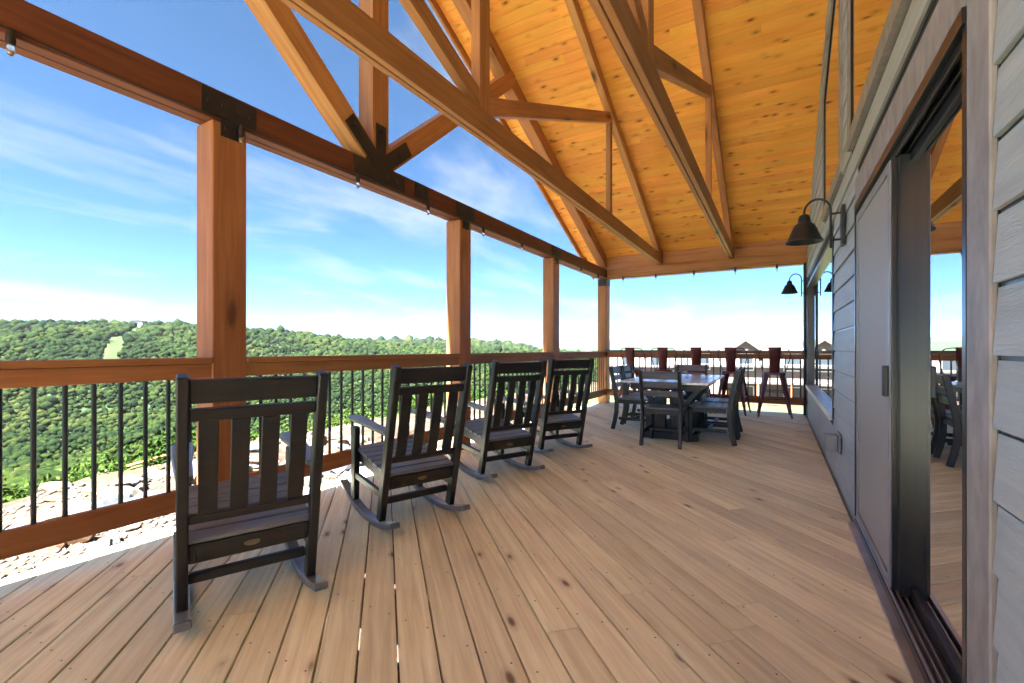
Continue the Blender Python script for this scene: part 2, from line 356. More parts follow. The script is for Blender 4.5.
# ------------------------------------------------------------------ roof
def slope_frame(side):
    """matrix with local X along world Y, local Y down the slope"""
    x = Vector((0, 1, 0)); y = Vector((side, 0, -SL)).normalized(); z = x.cross(y)
    if z.z < 0: x = -x; z = x.cross(y)
    m = Matrix((x, y, z)).transposed().to_4x4(); m.translation = (UR, 0, ZR); return m
roof = thing('porch_roof', 'high gable roof over the deck lined with orange stained pine boards', 'roof', (UR, VF, ZR + .1))
for side in (1, -1):
    mw = slope_frame(side); flip = 1 if (mw.to_3x3() @ Vector((1, 0, 0))).y > 0 else -1
    ln = (UCO + .45 - UR) * math.sqrt(1 + SL * SL); mb = MB(); pb = .136; k = 0
    while k * pb < ln:
        a, b = k * pb, (k + 1) * pb; y_ = -3.0 if True else 0
        t = -.62 if side == 1 else -.62; t -= 0
        seg = [-.7]
        while seg[-1] < VE: seg.append(min(VE, seg[-1] + random.choice((2.44, 3.66, 4.27, 4.88)) * (random.uniform(.3, 1) if len(seg) == 1 else 1)))
        for s0, s1 in zip(seg, seg[1:]):
            if s1 - s0 < .05: continue
            mb.cur = random.random(); g = .006
            X0, X1 = sorted((flip * s0, flip * s1))
            vs = []
            for xx in (X0 + .0008, X1 - .0008): vs += [(xx, a, .009), (xx, a + g, 0), (xx, b - g, 0), (xx, b, .009), (xx, b, .02), (xx, a, .02)]
            mb.add(vs, [(0, 5, 4, 3, 2, 1), (6, 7, 8, 9, 10, 11)] + [(i, (i + 1) % 6, 6 + (i + 1) % 6, 6 + i) for i in range(6)])
        k += 1
    o = mb.build('ceiling_boards', M['ceiling'], None, rnd=True); place(o, roof, mw)
    mb = MB(); X0, X1 = sorted((flip * -5.5, flip * VE)); mb.box((X0, 0, .021), (X1, ln + .03, .15)); o = mb.build('roof_deck', M['fascia'], None); place(o, roof, mw)
    # barge board at the front edge
    e = UCO + .45 if side == 1 else UR - (UCO + .45 - UR)
    member('barge_board', (UR, VE + .02, ZR + .02), (e, VE + .02, ZR + .02 - SL * abs(e - UR)), .038, .235, M['timber'], roof)
    member('eave_fascia', (e + side * .02, -5.4, zc(e) + .05), (e + side * .02, VE, zc(e) + .05), .038, .2, M['fascia'], roof)
mb = MB(); mb.prism([(UR - .25, -5.5, ZR + .16 - SL * .25), (UR + .25, -5.5, ZR + .16 - SL * .25), (UR, -5.5, ZR + .25)], (0, 1, 0), 5.5 + VE); mb.box((UR - .06, -5.4, ZR - .035), (UR + .06, VE, ZR + .12)); wpart(mb, 'ridge_cap', M['fascia'], roof)
# closing board between the far beam and the ceiling
member('frieze_board', (UC + .045, VW, (ZT + zc(UC + .03)) / 2 + .002), (UC + .045, VF + .1, (ZT + zc(UC + .03)) / 2 + .002), .03, zc(UC + .03) - ZT - .002, M['timber'], roof)

# ------------------------------------------------------------------ front and far beams, posts
def bracket_box(mb, u0, u1, v0, v1, z0, z1): mb.box((u0, v0, z0), (u1, v1, z1))
TW = .214
posts = [(-.93, 'front'), (1.637, 'front'), (4.209, 'front'), (6.677, 'front'), (UC + TW / 2 - .012, 'corner')]
fb = thing('front_beam', 'long stained beam, shade put into its colour, across the open front of the deck, carried by the row of posts', 'beam', (3, VF, ZB))
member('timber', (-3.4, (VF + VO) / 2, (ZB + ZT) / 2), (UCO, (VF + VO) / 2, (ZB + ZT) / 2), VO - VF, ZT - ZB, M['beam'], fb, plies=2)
eb = thing('end_beam', 'shorter orange-brown beam across the far end of the deck, from corner post to house', 'beam', (UC, 1.5, ZB))
member('timber', ((UC + UCO) / 2, VF - .003, (ZB + ZT) / 2), ((UC + UCO) / 2, VW - .9, (ZB + ZT) / 2), VO - VF, ZT - ZB, M['timber'], eb, plies=2)
plab = ['stained square timber post behind the camera side of the railing',
        'nearest and widest-looking stained timber post, behind the first rocking chair',
        'second stained timber post, behind the second rocking chair',
        'third stained timber post, behind the farthest rocking chair',
        'corner timber post where the front and far railings meet']
BR = M['bracket']
for i, (pu, kind) in enumerate(posts):
    if i == 0: continue
    p = thing('timber_post', plab[i], 'post', (pu, (VF + VO) / 2 + .01, 0), 0, 'square timber posts along the deck edge')
    vc = (VF + VO) / 2 + .012
    member('post_shaft', (pu, vc, .001), (pu, vc, ZB - .002), TW, VO - VF + .03, M['post'], p, up=(0, 1, 0), bevel=.007)
    mb = MB()
    if kind == 'front':
        t = .007
        mb.box((pu - .17, VF - t, ZB + .02), (pu + .17, VF - .0005, ZT - .015)); mb.box((pu - .06, VF - t - .0013, ZB - .09), (pu + .06, VF - .004, ZB + .05))
        for du in (-.13, -.045, .045, .13): mb.box((pu + du - .011, VF - t - .012, ZB + .085), (pu + du + .011, VF - t + .001, ZB + .107))
        for du in (-.03, .03): mb.box((pu + du - .01, VF - t - .013, ZB - .05), (pu + du + .01, VF - t + .001, ZB - .03))
    else:
        mb.box((pu - .1, VF - .01, ZB - .14), (pu + .1, VF - .0015, ZB - .003)); mb.box((pu - TW / 2 - .009, VF + .01, ZB - .14), (pu - TW / 2 - .001, VF + .17, ZB - .003))
    wpart(mb, 'steel_bracket', BR, p)
# ------------------------------------------------------------------ trusses
def rafter_line(u, d): return zc(u) - d * math.sqrt(1 + SL * SL) / 1.0
ft = thing('gable_truss', 'heavy timber truss with king post, two braces and black steel plates above the front beam', 'truss', (UR, VF, ZT))
vc = (VF + VO) / 2
member('king_post', (UR, vc, ZT + .002), (UR, vc, ZR - .2), .19, .18, M['timber'], ft, up=(0, 1, 0))
for s in (1, -1):
    e = UR + s * (UC - UR + .1); d = .104
    off = Vector((-s * SL, 0, -1)).normalized() * .0
    member('rafter', (UR + s * .0, vc, ZR - d * 1.1 - .004), (e, vc, zc(e) - d * 1.1 - .004), .16, .2, M['timber'], ft)
    member('brace', (UR + s * .11, vc, ZT + .07), (UR + s * 2.42, vc, ZT + .07 + 2.31 * .845), .17, .185, M['timber'], ft)
mb = MB()
y_ = VF - .007
def plate(mb, pts, y=VF - .008, t=.0075): mb.prism([(a, y, b) for a, b in pts], (0, 1, 0), t)
def strap(mb, c, ang, ln, wd, y):
    dx_, dz_ = math.cos(ang), math.sin(ang); nx, nz = -dz_, dx_
    plate(mb, [(c[0] + nx * wd / 2, c[1] + nz * wd / 2), (c[0] - nx * wd / 2, c[1] - nz * wd / 2), (c[0] - nx * wd / 2 + dx_ * ln, c[1] - nz * wd / 2 + dz_ * ln), (c[0] + nx * wd / 2 + dx_ * ln, c[1] + nz * wd / 2 + dz_ * ln)], y)
    for q in (.62, .84):
        x_, z_ = c[0] + dx_ * ln * q, c[1] + dz_ * ln * q; mb.box((x_ - .012, y - .011, z_ - .012), (x_ + .012, y + .001, z_ + .012))
strap(mb, (UR - .30, ZT - .09), 0, .6, .15, VF - .0085)
strap(mb, (UR, ZT - .07), R(90), .42, .12, VF - .0102)
strap(mb, (UR + .03, ZT - .0), math.atan(.845), .42, .13, VF - .0119)
strap(mb, (UR - .03, ZT - .0), math.pi - math.atan(.845), .42, .13, VF - .0136)
wpart(mb, 'gusset_plate', BR, ft)
mb = MB(); strap(mb, (UR + .44, ZT - .09), 0, .2, .15, VF - .0085); wpart(mb, 'splice_plate', BR, ft)
tl = ['lighter timber roof truss crossing in front of the gable, nearer the open side', 'timber roof truss nearer the house wall, running up out of the picture']
for i, v in enumerate((1.975, .724)):
    t = thing('roof_truss', tl[i], 'truss', (UR, v, ZT), 0, 'timber trusses under the porch ceiling')
    W, H = .092, .19
    ue = UC + .12
    member('bottom_chord', (2 * UR - ue, v, ZT + H / 2 + .002), (ue, v, ZT + H / 2 + .002), W, H, M['timber'], t, plies=2)
    member('king_post', (UR, v, ZT + H + .004), (UR, v, ZR - .15), .14, W - .01, M['timber'], t, up=(0, 1, 0))
    for s in (1, -1):
        e = UR + s * (UC - UR + .02)
        member('rafter', (UR, v, ZR - .085), (e, v, zc(e) - .085), W - .004, .15, M['timber'], t)
        q = UR + s * (UC - UR) * .5
        member('web', (UR + s * .05, v, ZT + H + .06), (q, v, zc(q) - .2), W - .02, .135, M['timber'], t)
        member('web_post', (q, v, ZT + H + .003), (q, v, zc(q) - .16), .09, W - .03, M['timber'], t, up=(0, 1, 0))

# ------------------------------------------------------------------ railings
def railing(label, a, b, axis, c, n_sp=.1135, corner=False, plain_top=False):
    """axis 'u' -> runs along X at y=c; 'v' -> runs along Y at x=c. inner face at c"""
    sgn = 1
    loc = ((a + b) / 2, c + .03, 0) if axis == 'u' else (c + .03, (a + b) / 2, 0)
    r = thing('deck_railing', label, 'railing', loc, 0, 'timber railings with black balusters')
    P = (lambda t, d, z: (t, c + d, z)) if axis == 'u' else (lambda t, d, z: (c + d, t, z))
    member('cap_rail', P(a, .055, 1.062), P(b, .055, 1.062), .13, .036, M['post'], r)
    member('top_rail', P(a, .03, .998), P(b, .03, .998), .04, .09, M['post'], r)
    member('bottom_rail', P(a, .03, .235), P(b, .03, .235), .04, .125, M['post'], r)
    n = int(round((b - a) / n_sp)); 
    me = None
    for k in range(1, n):
        t = a + (b - a) * k / n
        if me is None:
            mb = MB(); mb.tube([(0, 0, 0), (0, 0, .655)], 0.0112, 8); o = mb.build('baluster', M['black'], None, smooth=True); me = o.data
        else:
            o = bpy.data.objects.new('baluster', me); COL.objects.link(o)
        place(o, r, Matrix.Translation(P(t, .03, .2985)))
    return r
h2 = TW / 2 + .001
us = [p[0] for p in posts]
railing('near left railing section with black balusters, running out of the picture', us[0] + h2, us[1] - h2, 'u', VF)
railing('front railing section between the nearest post and the second post', us[1] + h2, us[2] - h2, 'u', VF)
railing('front railing section between the second and third posts, behind the far rockers', us[2] + h2, us[3] - h2, 'u', VF)
railing('short-looking front railing section between the third post and the corner post', us[3] + h2, us[4] - h2, 'u', VF)
er = railing('far end railing behind the row of red stools', VW - .02, VF + .01 - .001, 'v', UC)
mb = MB(); mb.box((UC - .05, VW - .02, 1.0815), (UC + .2, VF + .0, 1.105)); wpart(mb, 'bar_top', M['slate'], er, bevel=.004)

# ------------------------------------------------------------------ house wall
house = thing('house', 'grey lap-sided house wall with dark sliding door and windows along the deck', 'house', (3.0, VW, 0))
DO = (1.67, 3.64, 0, 2.055)        # door opening u0,u1,z0,z1
TR = (1.515, 3.66, 2.225)          # trim outer
WI = (5.08, 8.98, .53, 2.14)
C1 = (2.10, 3.85, 2.62); C2 = (4.47, 5.90, 2.62)
def ctop(u): return zc(u) - (.42 if u < 4.1 else .78)
rows = MB(); shadow_strips = MB(); ez = .171; z0 = 1.11 - ez * 8
def segs(za, zb):
    cut = []
    if zb > 0 and za < TR[2]: cut.append((TR[0] - .012, TR[1] + .004) if True else 0)
    if za < WI[3] + .02 and zb > WI[2] - .04: cut.append((WI[0] - .05, WI[1] + .03))
    for c_ in (C1, C2):
        if zb > c_[2] - .13 and za < ctop(c_[0] if c_ is C2 else c_[1]) + .1:
            # u-range where the sloped head is above the row
            a_, b_ = c_[0] - .10, c_[1] + .10
            if za > ctop(c_[1]): b_ = min(b_, UR + (zc(UR) - .42 - za) / SL)
            if za > ctop(c_[0]) and c_ is C1: a_ = max(a_, UR - (zc(UR) - .42 - za) / SL)
            if b_ > a_: cut.append((a_, b_))
    lim = UR + (ZR - za) / SL if za > 3.0 else 9.27
    a0, b0 = max(-3.2, 2 * UR - lim), min(9.27, lim)
    out_ = []; cur = a0
    for a, b in sorted(cut):
        if a > cur: out_.append((cur, min(a, b0)))
        cur = max(cur, b)
    if cur < b0: out_.append((cur, b0))
    return out_
k = 0
while z0 + k * ez < ZR + .0:
    za = z0 + k * ez; k += 1
    za_ = max(za, -.35)
    for a, b in segs(za, za + ez):
        if b - a < .02: continue
        shadow_strips.box((a, VW - .0165, za_ - .012), (b, VW - .0125, za_ + .018))  # black strips laid behind the boards as painted lap shadows
        rows.add([(a, VW - .012, za_ + .011), (b, VW - .012, za_ + .011), (b, VW + .001, za_ + .011), (a, VW + .001, za_ + .011), (a, VW - .012, za_ + ez - .001), (b, VW - .012, za_ + ez - .001), (b, VW - .0085, za_ + ez - .001), (a, VW - .0085, za_ + ez - .001)],
                 [(0, 3, 2, 1), (4, 5, 6, 7), (0, 1, 5, 4), (1, 2, 6, 5), (2, 3, 7, 6), (3, 0, 4, 7)])
sg_ = wpart(rows, 'siding', M['siding'], house); wpart(shadow_strips, 'lap_shadow_strip', M['vinyl'], sg_)
def frame_tr(mb, u0, u1, z0, z1, wd, d0, d1, bottom=True):
    """rectangular casing around an opening, no overlapping faces"""
    mb.box((u0 - wd, VW + d0, z0 - (wd if bottom else 0)), (u0, VW + d1, z1 + wd)); mb.box((u1, VW + d0, z0 - (wd if bottom else 0)), (u1 + wd, VW + d1, z1 + wd))
    mb.box((u0, VW + d0, z1), (u1, VW + d1, z1 + wd))
    if bottom: mb.box((u0, VW + d0, z0 - wd), (u1, VW + d1, z0))
# interior room
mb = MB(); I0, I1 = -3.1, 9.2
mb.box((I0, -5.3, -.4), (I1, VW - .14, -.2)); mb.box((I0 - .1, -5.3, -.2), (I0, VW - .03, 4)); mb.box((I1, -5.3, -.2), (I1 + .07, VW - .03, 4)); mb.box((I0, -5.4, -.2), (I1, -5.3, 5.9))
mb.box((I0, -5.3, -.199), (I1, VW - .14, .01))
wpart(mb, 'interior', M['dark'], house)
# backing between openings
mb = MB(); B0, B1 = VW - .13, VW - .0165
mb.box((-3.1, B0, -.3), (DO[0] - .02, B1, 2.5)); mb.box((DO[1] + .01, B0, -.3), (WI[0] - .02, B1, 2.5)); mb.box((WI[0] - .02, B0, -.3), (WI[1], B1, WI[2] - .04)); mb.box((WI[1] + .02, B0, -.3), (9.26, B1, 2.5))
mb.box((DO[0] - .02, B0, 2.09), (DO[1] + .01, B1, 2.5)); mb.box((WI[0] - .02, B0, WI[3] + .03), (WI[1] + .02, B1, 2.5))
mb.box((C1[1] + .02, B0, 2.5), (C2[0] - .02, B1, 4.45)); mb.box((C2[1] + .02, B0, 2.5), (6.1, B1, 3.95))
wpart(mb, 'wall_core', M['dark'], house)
# corner board and downspout
mb = MB(); mb.box((9.18, VW - .02, -.3), (9.28, VW + .022, 2.57)); wpart(mb, 'corner_board', M['trim'], house, bevel=.003)
mb = MB(); mb.tube([(9.05, VW + .04, .02), (9.05, VW + .04, 2.56)], .02, 10); wpart(mb, 'downspout', M['vinyl'], house, smooth=True)
# door casing
dc = MB(); dc.box((TR[0], VW - .05, .0015), (DO[0], VW + .003, DO[3])); dc.box((TR[0], VW - .05, DO[3] + .0), (TR[1], VW + .0055, TR[2]))
wpart(dc, 'door_casing', M['trim'], house, bevel=.004)
mb = MB(); mb.box((TR[0] - .012, VW - .02, .0), (TR[0] - .001, VW - .010, TR[2])); wpart(mb, 'casing_gap', M['vinyl'], house)
# sliding door : frame > panels
mb = MB()
mb.box((DO[0], VW - .13, DO[3] - .045), (DO[1], VW + .012, DO[3])); mb.box((DO[1] - .03, VW - .13, .07), (DO[1], VW + .012, DO[3] - .045)); mb.box((DO[0], VW - .13, .07), (DO[0] + .03, VW + .004, DO[3] - .045))
for d in (-.012, -.045, -.078): mb.box((DO[0] + .03, VW + d - .006, DO[3] - .075), (DO[1] - .03, VW + d + .004, DO[3] - .045))
mb.box((DO[0], VW - .13, .0012), (DO[1], VW + .012, .05))
sd_ = wpart(mb, 'sliding_door', M['vinyl'], house, bevel=.001)
mb = MB(); mb.box((DO[0] - .1, VW + .012, .0012), (DO[1] + .02, VW + .045, .018))
for d in (.004, -.018, -.04, -.062, -.084): mb.box((DO[0] + .001, VW + d - .0022, .05), (DO[1] - .001, VW + d + .0022, .066))
wpart(mb, 'door_track', M['track'], sd_)
# glass panel (near) with stiles
gy = VW - .068
mb = MB(); PU0, PU1 = DO[0] + .03, 2.60
mb.box((PU1 - .05, gy - .018, .068), (PU1 + .02, VW - .018, DO[3] - .08)); mb.box((PU0, gy - .02, .068), (PU1 - .05, gy + .016, .12)); mb.box((PU0, gy - .02, DO[3] - .12), (PU1 - .05, gy + .016, DO[3] - .08)); mb.box((PU0, gy - .02, .12), (PU0 + .03, gy + .016, DO[3] - .12))
wpart(mb, 'panel_frame', M['vinyl'], sd_, bevel=.001)
mb = MB(); mb.box((PU0 + .03, gy - .004, .12), (PU1 - .05, gy + .004, DO[3] - .12)); wpart(mb, 'glass_pane', M['glass'], sd_)
# screen panel (far)
mb = MB(); SU0, SU1 = 2.62, DO[1] - .032; sy = VW - .006
mb.box((SU0, sy - .01, .068), (SU0 + .045, sy + .012, DO[3] - .076)); mb.box((SU1 - .04, sy - .01, .068), (SU1, sy + .012, DO[3] - .076))
mb.box((SU0 + .045, sy - .01, .068), (SU1 - .04, sy + .012, .11)); mb.box((SU0 + .045, sy - .01, DO[3] - .12), (SU1 - .04, sy + .012, DO[3] - .076))
sf = wpart(mb, 'screen_frame', M['plastic'], sd_, bevel=.001)
mb = MB(); mb.box((SU0 + .045, sy, .11), (SU1 - .04, sy + .003, DO[3] - .12)); wpart(mb, 'screen_mesh', M['screen'], sf)
mb = MB(); mb.box((SU0 + .012, sy + .012, .92), (SU0 + .04, sy + .034, 1.06)); wpart(mb, 'handle', M['black'], sf, bevel=.004)
mb = MB(); mb.box((SU0 - .018, VW - .07, .068), (SU0 - .002, VW + .0, DO[3] - .076)); wpart(mb, 'meeting_stile', M['vinyl'], sd_)
# big window
mb = MB(); frame_tr(mb, WI[0], WI[1], WI[2], WI[3], .045, -.06, .008)
wo = wpart(mb, 'window', M['vinyl'], house, bevel=.002)
mb = MB(); mb.box((WI[0], VW - .05, WI[2]), (WI[1], VW - .044, WI[3])); wpart(mb, 'pane', M['glass'], wo)
mb = MB(); mb.box((WI[0] - .03, VW + .009, WI[2] - .045), (WI[1] + .02, VW + .03, WI[2] + .012)); mb.box((WI[0] + .001, VW - .043, WI[2] + .0005), (WI[1] - .001, VW + .008, WI[2] + .01)); wpart(mb, 'window_sill', M['sill'], wo, bevel=.001)
# clerestory windows with sloping heads
for c_ in (C1, C2):
    def poly(g):
        a_, b_ = c_[0] - g, c_[1] + g
        pts = [(a_, c_[2] - g), (b_, c_[2] - g), (b_, ctop(b_) + g)]
        if a_ < UR: pts += [(UR, ctop(UR) + g)]
        pts += [(a_, ctop(a_) + g)]
        return pts
    ins, outp = poly(0), poly(.105)
    mb = MB(); n = len(ins)
    for i in range(n):
        j = (i + 1) % n
        mb.prism([(p[0], VW - .02, p[1]) for p in (ins[i], ins[j], outp[j], outp[i])], (0, 1, 0), .036)
    w_ = wpart(mb, 'window', M['trim'], house)
    ins2 = poly(-.02); mb = MB()
    for i in range(n):
        j = (i + 1) % n
        mb.prism([(p[0], VW - .02, p[1]) for p in (ins2[i], ins2[j], ins[j], ins[i])], (0, 1, 0), .03)
    wpart(mb, 'window_frame', M['vinyl'], w_)
    mb = MB(); mb.prism([(p[0], VW - .004, p[1]) for p in ins2], (0, 1, 0), .006); wpart(mb, 'pane', M['glass'], w_)
# outlet box
mb = MB(); mb.box((4.42, VW + .003, .30), (4.58, VW + .02, .46)); 
ob = wpart(mb, 'outlet_box', M['plastic'], house, bevel=.004)
mb = MB(); mb.box((4.44, VW + .0205, .315), (4.56, VW + .105, .445)); wpart(mb, 'outlet_cover', M['plastic'], ob, bevel=.006)

# ------------------------------------------------------------------ wall lamps
def wall_lamp(label, u, z):
    l = thing('wall_lamp', label, 'wall lamp', (u, VW + .003, z), 0, 'black gooseneck barn lamps on the wall')
    mb = MB(); mb.box((-.055, 0, -.15), (.055, .022, .15)); mb.build('back_plate', M['black'], l, bevel=.004)
    mb = MB()
    mb.tube([(0, .02, .10), (0, .085, .10)], .008); mb.tube([(0, .02, -.10), (0, .085, -.10)], .008)
    pts = [(0, .085, -.16), (0, .085, .10)]
    for i in range(0, 13):
        a = math.pi * i / 12; pts.append((0, .085 + .085 * (1 - math.cos(a)), .13 + .095 * math.sin(a)))
    pts.append((0, .255, .07)); mb.tube(pts, .0085, 8)
    mb.build('gooseneck', M['black'], l, smooth=True)
    mb = MB(); mb.lathe([(.001, .10), (.02, .098), (.036, .085), (.042, .06), (.044, .035), (.052, .028), (.07, .012), (.084, -.02), (.10, -.06), (.118, -.10), (.128, -.112), (.126, -.117), (.114, -.10), (.095, -.06), (.07, -.01), (.04, .02), (.001, .03)], (0, .255, .02), 28)
    sh = mb.build('lamp_shade', M['black'], l, smooth=True)
    mb = MB(); mb.lathe([(.001, -.06), (.02, -.055), (.028, -.035), (.022, -.01), (.012, .01)], (0, .255, .0), 14); mb.build('bulb', M['white'], l, smooth=True)
    return l
wall_lamp('black gooseneck barn lamp on the siding beside the sliding door', 4.22, 2.06)
wall_lamp('smaller-looking black gooseneck lamp at the far corner of the house', 9.0, 2.16)

# ------------------------------------------------------------------ string lights
sl = thing('string_lights', 'black string of clear bulbs looped along the beams above the railing', 'string lights', (3, VF - .02, ZB + .02))
mb = MB(); bx = [.66, 1.70, 2.66, 3.55, 4.55, 5.5, 6.62, 7.7, 8.6]
pts = []
yv = VF - .016
allu = [-.4] + bx + [9.1]
for a, b in zip(allu, allu[1:]):
    for i in range(8):
        t = i / 8; pts.append((a + (b - a) * t, yv, ZB + .022 - .02 * math.sin(math.pi * t)))
pts.append((9.1, yv, ZB + .022)); mb.tube(pts, .0042, 6)
bv = [2.7, 2.05, 1.35, .65, 0.0]; pts = []
allv = [3.0] + bv + [-.4]
for a, b in zip(allv, allv[1:]):
    for i in range(6):
        t = i / 6; pts.append((UC - .016, a + (b - a) * t, ZB + .022 - .02 * math.sin(math.pi * t)))
mb.tube(pts, .0042, 6)
wpart(mb, 'cord', M['black'], sl, smooth=True)
for (x_, y_) in [(a, yv) for a in bx] + [(UC - .016, a) for a in bv]:
    mb = MB(); mb.lathe([(.001, .02), (.012, .018), (.017, .0), (.019, -.03), (.017, -.048), (.001, -.049)], (x_, y_, ZB - .004), 12); mb.tube([(x_, y_, ZB + .03), (x_, y_, ZB + .01)], .004, 6)
    so_ = wpart(mb, 'bulb_socket', M['black'], sl, smooth=True)
    mb = MB(); mb.lathe([(.010, 0), (.013, -.012), (.016, -.026), (.012, -.042), (.001, -.05)], (x_, y_, ZB - .052), 12); wpart(mb, 'bulb', M['bulb'], so_, smooth=True)

# ------------------------------------------------------------------ rocking chairs
def make_rocker(label):
    c = thing('rocking_chair', label, 'rocking chair', (0, 0, 0), 0, 'black slatted rocking chairs facing the view')
    K, G = M['lumber'], M['lumber_sheen']; hw = .25
    lean = lambda z: -.245 * (z - .06) / 1.0
    for s in (-1, 1):
        mb = MB(); mb.sweep([(s * hw, lean(.05), .05), (s * hw, lean(1.035), 1.035)], (1, 0, 0), .042, .062); mb.build('back_post', K, c, bevel=.006)
        mb = MB(); pts = []
        for i in range(15):
            y = -.22 + i * (.93 / 14); dy_ = y - .17; pts.append((s * hw, y, .019 + dy_ * dy_ * .42))
        mb.sweep(pts, (1, 0, 0), .06, .034); mb.build('rocker', G, c, bevel=.005)
        mb = MB(); mb.sweep([(s * hw, .47, .07), (s * hw, .45, .585)], (1, 0, 0), .04, .07); mb.build('front_leg', K, c, bevel=.005)
        mb = MB(); o = []
        for (x_, y_) in ((.0, -.14), (.03, -.13), (.04, .05), (.048, .30), (.05, .47), (.035, .535), (.0, .55), (-.04, .52), (-.045, .40), (-.03, .15), (-.028, -.12)): o.append((s * (hw + x_ - .01), y_, .60 + (.03 if y_ > .4 else .03 * (y_ + .14) / .54)))
        mb.prism(o, (0, 0, 1), .026); mb.build('armrest', G, c, bevel=.005)
        mb = MB(); mb.sweep([(s * hw, -.03, .215), (s * hw, .46, .245)], (1, 0, 0), .028, .045); mb.build('side_stretcher', K, c, bevel=.004)
        mb = MB(); mb.sweep([(s * (hw - .035), -.075, .297), (s * (hw - .035), .25, .346), (s * (hw - .035), .47, .378)], (1, 0, 0), .028, .075); mb.build('seat_rail', K, c, bevel=.004)
    x = hw - .021
    def bar(name, z0, z1, th=.026, dy_=0, mat=K):
        mb = MB(); zc_ = (z0 + z1) / 2
        mb.sweep([(-x, lean(zc_) + dy_, zc_), (x, lean(zc_) + dy_, zc_)], (0, -.238, .971), z1 - z0, th); return mb.build(name, mat, c, bevel=.004)
    bar('crest_rail', .925, 1.02); bar('upper_rail', .855, .905); bar('lower_rail', .425, .462)
    for i in range(4):
        xx = -.165 + i * .11; mb = MB(); mb.sweep([(xx, lean(.462), .462), (xx, lean(.66) - .005, .66), (xx, lean(.855), .855)], (1, 0, 0), .068, .017); mb.build('back_slat', K, c, bevel=.003)
    ap = bar('rear_apron', .25, .335, .028)
    mb = MB(); mb.lathe([(.001, .004), (.03, .003), (.033, 0)], (0, 0, 0), 20); bd = mb.build('maker_badge', M['brass'], ap, smooth=True)
    bd.location = (0, lean(.295) - .0155, .293); bd.rotation_euler = (R(90 - 13.5), 0, 0); bd.scale = (1, .42, 1)
    mb = MB(); mb.sweep([(-x, .01, .165), (x, .01, .165)], (0, 0, 1), .042, .03); mb.build('rear_stretcher', K, c, bevel=.004)
    mb = MB(); mb.sweep([(-x, .47, .375), (x, .47, .375)], (0, 0, 1), .08, .026); mb.build('front_apron', K, c, bevel=.004)
    for i in range(7):
        y = -.045 + i * .082; z = .352 + (y + .045) * .15
        mb = MB(); mb.box((-hw + .005, -.036, -.011), (hw - .005, .036, .011)); o = mb.build('seat_slat', G, c, bevel=.004); o.location = (0, y, z); o.rotation_euler = (R(8.5), 0, 0)
    return c
rk = make_rocker('nearest black rocking chair, seen from behind in front of the widest post')
spots = [((.96, 2.15), (1.42, 1.95), None), ((2.08, 2.17), (2.56, 1.98), 'second black rocking chair from the left, with its left armrest against the open railing'),
         ((3.28, 2.23), (3.77, 1.99), 'third black rocking chair from the left, partly overlapping the farthest one'), ((4.43, 2.20), (4.84, 1.94), 'farthest black rocking chair, nearest the dining table')]
for a, b, lab in spots:
    c = rk if lab is None else copy_tree(rk)
    if lab: c['label'] = lab
    d = Vector((b[0] - a[0], b[1] - a[1])); c.location = ((a[0] + b[0]) / 2, (a[1] + b[1]) / 2, 0); c.rotation_euler = (0, 0, math.atan2(d.y, d.x))

# ------------------------------------------------------------------ dining table and chairs
tb = thing('dining_table', 'rectangular black outdoor dining table with slatted top coloured pale for its sky sheen', 'table', (6.47, 1.17, 0))
mb = MB(); hx, hy = .93, .5
n = 8
for i in range(n):
    a = -hy + .09 + i * (2 * hy - .18) / n; mb.box((-hx + .09, a + .003, .722), (hx - .09, a + (2 * hy - .18) / n - .003, .742))
mb.box((-hx, -hy, .72), (-hx + .088, hy, .7425)); mb.box((hx - .088, -hy, .72), (hx, hy, .7425)); mb.box((-hx + .09, -hy, .72), (hx - .09, -hy + .088, .7425)); mb.box((-hx + .09, hy - .088, .72), (hx - .09, hy, .7425))
mb.build('table_top', M['table'], tb, bevel=.003)
mb = MB(); mb.box((-hx + .1, -hy + .1, .64), (hx - .1, -hy + .13, .719)); mb.box((-hx + .1, hy - .13, .64), (hx - .1, hy - .1, .719)); mb.box((-hx + .1, -hy + .13, .64), (-hx + .13, hy - .13, .719)); mb.box((hx - .13, -hy + .13, .64), (hx - .1, hy - .13, .719)); mb.build('apron', M['lumber'], tb, bevel=.002)
for s in (-1, 1):
    mb = MB(); mb.box((s * .5 - .045, -.16, .09), (s * .5 + .045, -.04, .72)); mb.box((s * .5 - .045, .04, .09), (s * .5 + .045, .16, .72)); mb.box((s * .5 - .05, -.34, .001), (s * .5 + .05, .34, .09)); mb.build('trestle', M['lumber'], tb, bevel=.005)
    for q in (-1, 1):
        mb = MB(); mb.sweep([(s * .5, q * .17, .42), (s * .5, q * .36, .66)], (1, 0, 0), .06, .06); mb.build('brace', M['lumber'], tb, bevel=.003)
mb = MB(); mb.box((-.455, -.04, .12), (.455, .04, .24)); mb.build('stretcher', M['lumber'], tb, bevel=.004)
